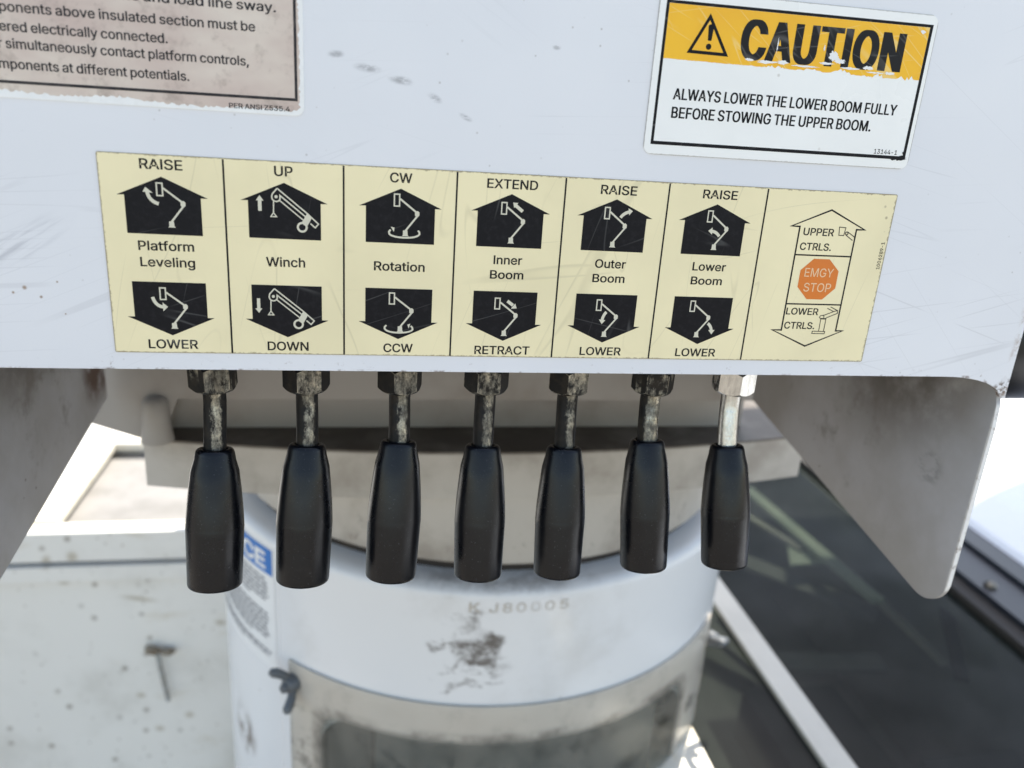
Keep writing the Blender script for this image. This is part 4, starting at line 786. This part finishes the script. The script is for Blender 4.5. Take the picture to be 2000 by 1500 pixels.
# ------------------------------------------------------------------ turntable over the pedestal
AX, AY, PR = 0.2685, 0.600, 0.334
tt_ = thing('turntable', 'grimy white turntable of a box column on a thick plate and round bearing ring', 'turntable', (AX, AY, -0.303))
bm = bmesh.new()
fr = [(-0.078 + 0.64 * k / 24, 0.272 + 0.038 * ((k - 12) / 12) ** 2) for k in range(25)]
prism(bm, [(a_, b_, -0.2235) for a_, b_ in fr + [(0.562, 0.95), (-0.078, 0.95)]], (0, 0, 0.047)); done('base_plate', bm, GRIMY, tt_, bevel=0.005, seg=3)
bm = bmesh.new(); revolve(bm, [(-.309, .304), (-.306, .310), (-.303, .312), (-.232, .312), (-.2237, .310)], (AX, AY, 0), (0, 0, 1), 128); done('bearing_ring', bm, GRIMY, tt_, smooth=True)
bm = bmesh.new(); revolve(bm, [(-.3195, .300), (-.3092, .300)], (AX, AY, 0), (0, 0, 1), 96); done('seal', bm, DARK_GAP, tt_, smooth=True)
done('foot_flange', boxes((-0.085, 0.50, 0.333, 0.90, -0.1763, -0.140)), BOX_SHADED, tt_, bevel=0.006)
bm = bmesh.new(); prism(bm, [(-0.200, 0.307, 0.9), (-0.200, 0.307, -0.140), (-0.122, 0.307, -0.160), (-0.080, 0.307, -0.1752), (-0.060, 0.307, -0.1752), (-0.046, 0.307, -0.1385), (0.505, 0.307, -0.1385), (0.505, 0.307, 0.9)], (0, 0.6, 0)); done('box_column', bm, BOX_SHADED, tt_, bevel=0.005, seg=3)
bm = bmesh.new(); revolve(bm, [(-.1762, .014), (-.165, .0125), (-.150, .011), (-.140, .0105), (-.136, .007), (-.135, .003)], (-.064, .304, 0), (0, 0, 1), 24); done('weld_lug', bm, BOX_SHADED, tt_, smooth=True)
bm = bmesh.new(); prism(bm, [(.505, .86, 1.0), (1.14, .86, 1.0), (2.15, .86, 1.0), (2.15, 1.80, 1.0), (1.805, 1.67, 1.0), (1.70, 1.72, 1.0), (1.14, 1.72, 1.0), (1.14, 1.0, 1.0), (.505, .90, 1.0)], (0, 0, 0.12)); done('shadow_slab', bm, GRIMY, tt_, bevel=0.01)  # unseen slab, added to cast shade on the window and bonnet

# ------------------------------------------------------------------ pedestal
pd = thing('pedestal', 'white round steel pedestal with sooty smears and a windowed access opening', 'pedestal', (AX, AY, -1.72))
def cyl(th, z, r): return (AX + r * math.sin(th), AY - r * math.cos(th), z)
bm = bmesh.new()
NT = 420; zs = [-0.3315 - 0.004 * k for k in range(100)] + [-0.75, -1.0, -1.72]
TH = [2 * math.pi * k / NT - math.pi for k in range(NT)]
grid = [[bm.verts.new(cyl(t, z, PR)) for t in TH] for z in zs]
HW, HT, HB, HR = 0.228, -0.499, -0.72, 0.06        # opening: half width along the arc, top, bottom, corner radius
def sd(u, z):
    qx = abs(u - 0.014) - (HW - HR); qz = abs(z - (HT + HB) / 2) - ((HT - HB) / 2 - HR)
    return math.hypot(max(qx, 0), max(qz, 0)) + min(max(qx, qz), 0) - HR
def uv(v): return PR * math.atan2(v.co.x - AX, -(v.co.y - AY)), v.co.z
for i in range(len(zs) - 1):
    for k in range(NT):
        q = (grid[i][k], grid[i][(k + 1) % NT], grid[i + 1][(k + 1) % NT], grid[i + 1][k])
        u = sum(uv(v)[0] for v in q) / 4 if k < NT - 1 else 9
        z = sum(v.co.z for v in q) / 4
        if sd(u, z) > 0 or i > 97: bm.faces.new(q)
for v in list(bm.verts):
    if not v.link_faces: bm.verts.remove(v)
for v in bm.verts:
    u, z = uv(v)
    if abs(sd(u, z)) < 0.006 and any(e.is_boundary for e in v.link_edges) and z > -0.73:
        for _ in range(4):
            u, z = uv(v); d0 = sd(u, z); h = 1e-4
            gx = (sd(u + h, z) - d0) / h; gz = (sd(u, z + h) - d0) / h
            v.co = cyl((u - d0 * gx) / PR, z - d0 * gz, PR)
top = [(PR, -.3315)] + [(PR - .012 + .012 * math.cos(R_(a)), -.3315 + .012 * math.sin(R_(a))) for a in (20, 45, 70, 90)] + [(.285, -.3195)]
prev = grid[0]
for r, z in top[1:]:
    cur = [bm.verts.new(cyl(t, z, r)) for t in TH]
    for k in range(NT): bm.faces.new((prev[k], prev[(k + 1) % NT], cur[(k + 1) % NT], cur[k]))
    prev = cur
done('wall', bm, PEDESTAL, pd, smooth=True)
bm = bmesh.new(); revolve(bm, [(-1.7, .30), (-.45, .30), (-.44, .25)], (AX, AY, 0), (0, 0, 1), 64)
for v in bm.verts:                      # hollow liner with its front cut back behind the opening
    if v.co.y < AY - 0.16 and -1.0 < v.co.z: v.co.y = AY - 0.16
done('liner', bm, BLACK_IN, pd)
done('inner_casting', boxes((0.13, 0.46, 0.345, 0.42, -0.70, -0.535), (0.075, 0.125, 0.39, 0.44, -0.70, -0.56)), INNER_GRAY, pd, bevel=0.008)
done('weld_seam', (lambda b: (tube(b, [cyl(R_(-46.6), z, PR - .0005) for z in [-.33 - .02 * k for k in range(20)]], .0016, 8), b)[1])(bmesh.new()), PEDESTAL, pd, smooth=True)

def wrap(o, r):
    """bends a flat print (x = arc length, z = height, stored in mm/1000) round the pedestal"""
    off = Vector((0, 0, 0)); p = o.parent
    while p is not None: off += p.location; p = p.parent
    for v in o.data.vertices:
        c_ = v.co + off; th = c_.x / PR; v.co = Vector(cyl(th, c_.z, r - (c_.y - 0.0) * 1.0)) - off
    return o
wrap(text('serial_stamp', 'K J80005', -52, 48, -345, 10.5, -.6, STAMP, pd, 6, spacing=70), PR)

# clear cover over the opening
cv = thing('access_cover', 'curved hazy clear plastic cover over the opening in the white pedestal', 'cover', (AX, AY - PR, -0.60))
bm = bmesh.new(); a0, a1 = R_(-43.6), R_(54)
zsC = [-.4565, -.458, -.47, -.49, -.52, -.6, -.76]
G = [[bm.verts.new(cyl(a0 + (a1 - a0) * k / 80, z, PR + (.0032 if j else .0028))) for k in range(81)] for j, z in enumerate(zsC)]
for a_, b_ in zip(G, G[1:]):
    for k in range(80): bm.faces.new((a_[k], a_[k + 1], b_[k + 1], b_[k]))
co = done('cover_sheet', bm, HAZY, cv, smooth='all')
md = co.modifiers.new('thickness', 'SOLIDIFY'); md.thickness = 0.0022; md.offset = -1
def wing_nut(th, z, spin):
    n_ = Vector((math.sin(th), -math.cos(th), 0)); t_ = Vector((math.cos(th), math.sin(th), 0)); u_ = Vector((0, 0, 1))
    o_ = Vector(cyl(th, z, PR + .003))
    a_ = t_ * math.cos(spin) + u_ * math.sin(spin)
    bm = bmesh.new(); revolve(bm, [(0, .0095), (.001, .0105), (.006, .0095), (.011, .008), (.012, .0065)], o_, n_, 28)
    for sg in (1, -1):
        pts = [o_ + n_ * .005 + a_ * sg * .006, o_ + n_ * .010 + a_ * sg * .013, o_ + n_ * .016 + a_ * sg * .019, o_ + n_ * .021 + a_ * sg * .022, o_ + n_ * .0235 + a_ * sg * .0225]
        tube(bm, pts, [.0048, .0048, .0055, .005, .003], 14)
    wn = done('wing_nut', bm, WING, cv, smooth=True)
    bm = bmesh.new(); revolve(bm, [(.0, .005), (.0165, .005), (.0175, .0042)], o_, n_, 20); done('stud', bm, WING, wn, smooth=True)
wing_nut(R_(-42.2), -.481, R_(118)); wing_nut(R_(56), -.500, R_(150))

# blue and white notice on the pedestal's left side
nd = thing('notice_decal', 'blue and white NOTICE sticker wrapped round the left side of the pedestal', 'decal', (AX - PR, AY, -0.487))
k_ = PR * 1000 * math.pi / 180
def wrapped_sheet(name, t0, t1, z0, z1, lift, mat, parent):
    bm = bmesh.new(); n = 24
    a_ = [bm.verts.new(cyl(R_(t0 + (t1 - t0) * k / n), z0, PR + lift)) for k in range(n + 1)]; b_ = [bm.verts.new(cyl(R_(t0 + (t1 - t0) * k / n), z1, PR + lift)) for k in range(n + 1)]
    for k in range(n): bm.faces.new((a_[k], a_[k + 1], b_[k + 1], b_[k]))
    return done(name, bm, mat, parent, smooth='all')
wrapped_sheet('backing', -76, -47.6, -.487, -.333, .0004, NOTICE_WHITE, nd)
hb = wrapped_sheet('blue_header', -75.5, -48.0, -.3665, -.3345, .0007, BLUE, nd)
wrap(text('header_text', 'NOTICE', -73.5 * k_, -50.0 * k_, -361, 19, -1.0, NOTICE_WHITE, hb, 26), PR)
rnd = random.Random(3); zz = -.376
for blk in (7, 8, 3):
    for q in range(blk):
        e_ = rnd.uniform(-50.5, -49) if q < blk - 1 else rnd.uniform(-60, -52)
        sI, tI = -74.5, []
        words = []
        bm = bmesh.new(); t_ = sI
        while t_ < e_:
            wd_ = rnd.uniform(.7, 2.4); t2 = min(t_ + wd_, e_)
            f_ = [bm.verts.new(cyl(R_(a), z_, PR + .0008)) for a, z_ in ((t_, zz), (t2, zz), (t2, zz + .0026), (t_, zz + .0026))]; bm.faces.new(f_); t_ = t2 + .35
        done('small_print', bm, GREY_PRINT, nd)
        zz -= .0052
    zz -= .007

# ------------------------------------------------------------------ toolbox on the left, behind the pedestal
tb = thing('toolbox', 'wide white toolbox with rust specks and a sunlit tray top, left behind the levers', 'toolbox', (-0.3, 1.4, -1.72))
done('body', boxes((-2.2, 0.60, 0.800, 2.4, -1.72, -0.590)), TOOLBOX, tb)
bm = boxes((-2.2, 0.60, 0.788, 0.8008, -0.588, -0.5385)); done('lid_lip', bm, TOOLBOX, tb, bevel=0.004, seg=3)
done('ledge', boxes((-2.2, 0.60, 0.787, 0.7995, -0.6235, -0.598)), TOOLBOX, tb, bevel=0.004)
done('groove', boxes((-2.2, 0.60, 0.7965, 0.7999, -0.5978, -0.5882), (-2.2, 0.60, 0.7978, 0.7999, -0.6285, -0.6238)), GREY_PRINT, tb)
done('top_sheet', boxes((-2.2, -0.3925, 0.8012, 2.4, -0.5895, -0.541), (-0.392, 0.60, 1.135, 2.4, -0.5895, -0.546)), TOOLBOX, tb, bevel=0.003)
done('tray_floor', boxes((-0.391, 0.59, 0.819, 1.134, -0.5894, -0.560)), TRAY, tb)
done('tray_rim', boxes((-0.392, 0.60, 0.8012, 0.8185, -0.5895, -0.5375), (-0.392, -0.355, 0.8189, 1.118, -0.5458, -0.533), (-0.392, 0.60, 1.1185, 1.155, -0.5458, -0.533)), CREAM_RIM, tb, bevel=0.004)
bm = bmesh.new(); tube(bm, [(-.2205, .789, -.764), (-.2165, .789, -.80), (-.2090, .789, -.863)], .0036, 14); la = done('latch_rod', bm, LATCH, tb, smooth=True)
bm = bmesh.new(); tube(bm, [(-.236, .792, -.756), (-.230, .787, -.758), (-.222, .787, -.761), (-.216, .790, -.762), (-.209, .788, -.763), (-.200, .788, -.765), (-.193, .793, -.766)], [.005, .0075, .007, .004, .006, .0065, .003], 14); done('latch_bracket', bm, RUSTY, la, smooth=True)

# ------------------------------------------------------------------ tinted window of the truck on the right
wn = thing('truck_window', 'dark tinted window in a black frame with a pale strip, right of the pedestal', 'window', (0.9, 0.6, -0.62))
done('pane', boxes((0.5365, 1.118, -0.6, 2.2, -0.624, -0.620)), GLASS, wn)
done('pale_strip', boxes((0.6725, 0.7100, -0.6, 2.2, -0.6195, -0.612)), PALE_STRIP, wn, bevel=0.003)  # pale streak across the glass, built as a solid bar
done('gasket', boxes((1.112, 1.145, -0.6, 2.2, -0.640, -0.608)), GASKET, wn, bevel=0.004)
fr_ = done('frame', boxes((1.1455, 1.285, -0.6, 2.2, -0.66, -0.598)), NAVY, wn, bevel=0.008)
done('frame_rib', boxes((1.225, 1.262, -0.6, 2.2, -0.5978, -0.590)), NAVY, wn, bevel=0.003)
bm = bmesh.new(); revolve(bm, [(-.598, .0105), (-.594, .0105), (-.5915, .008), (-.591, .003)], (1.168, .634, 0), (0, 0, 1), 28); done('screw', bm, SCREW, wn, smooth=True)
done('cab_lining', boxes((0.5365, 1.118, -0.6, 2.2, -1.00, -0.96), (0.5365, 0.56, -0.6, 2.2, -0.9599, -0.6245), (1.095, 1.118, -0.6, 2.2, -0.9599, -0.6245), (0.5605, 1.0945, 2.15, 2.2, -0.9599, -0.6245)), CAB_DARK, wn)
def bar(name, a_, b_, w_, mat, z_=-.70, h_=.008):  # bars under the pane, standing in for streaks of reflection in the glass
    a_ = Vector((a_[0], a_[1], z_)); b_ = Vector((b_[0], b_[1], z_)); n_ = (b_ - a_).cross(Vector((0, 0, 1))).normalized() * w_ / 2
    bm = bmesh.new(); prism(bm, [a_ - n_, b_ - n_, b_ + n_, a_ + n_], (0, 0, h_)); return done(name, bm, mat, wn)
bar('reflection_bar', (1.005, 1.20), (1.050, .74), .028, REFLECT_GREEN); bar('reflection_bar', (0.955, 1.11), (1.012, .95), .016, REFLECT_TAN, -.715); bar('reflection_bar', (1.085, .86), (1.090, .60), .014, REFLECT_TAN, -.73)
bm = bmesh.new(); prism(bm, [(1.005, 1.0, -.72), (1.06, .905, -.72), (.962, .902, -.72)], (0, 0, .006)); done('reflection_patch', bm, REFLECT_GREEN, wn)  # pale patches of reflection, shaped as thin plates under the pane
bm = bmesh.new(); prism(bm, [(.794, .480, -.72), (.775, .46, -.72), (.755, .37, -.72), (.772, .34, -.72), (.788, .377, -.72), (.792, .43, -.72)], (0, 0, .006)); done('reflection_patch', bm, REFLECT_GREEN, wn)
bar('reflection_bar', (.85, 1.05), (1.09, .78), .05, CAB_DARK, -.76)
done('dark_block', boxes((.80, .98, .46, .72, -.9595, -.86), (.60, .645, -.2, 1.6, -.9595, -.80), (.92, 1.08, .0, .42, -.9595, -.74)), BLACK_IN, wn, bevel=0.02)  # dark blocks added for the darker patches in the glass
bar('reflection_bar', (.83, .69), (1.03, .67), .045, CAB_DARK, -.78); bar('reflection_bar', (1.00, .47), (1.10, .64), .020, GASKET, -.65)

# white truck body under the sun: strip beside the window, bonnet beyond the frame
dk = thing('truck_deck', 'sunlit cream deck strip between the pedestal and the tinted window', 'deck', (0.45, 0.3, -0.70))
done("deck_plate", boxes((0.46, 0.5355, -0.3, 0.56, -0.66, -0.622)), CREAM_RIM, dk)
bn = thing('truck_bonnet', 'white truck bonnet in sun and shade beyond the black window frame', 'bonnet', (2.0, 1.5, -1.0))
bm = bmesh.new()
prof = [(1.2855, -.70), (1.2855, -.60), (1.30, -.590), (1.40, -.575), (1.8, -.55), (2.6, -.56), (3.4, -.60), (3.4, -.70)]
prism(bm, [(a_, -1.2, b_) for a_, b_ in prof], (0, 6.5, 0)); done('bonnet_skin', bm, BODY_WHITE, bn, bevel=0.004)
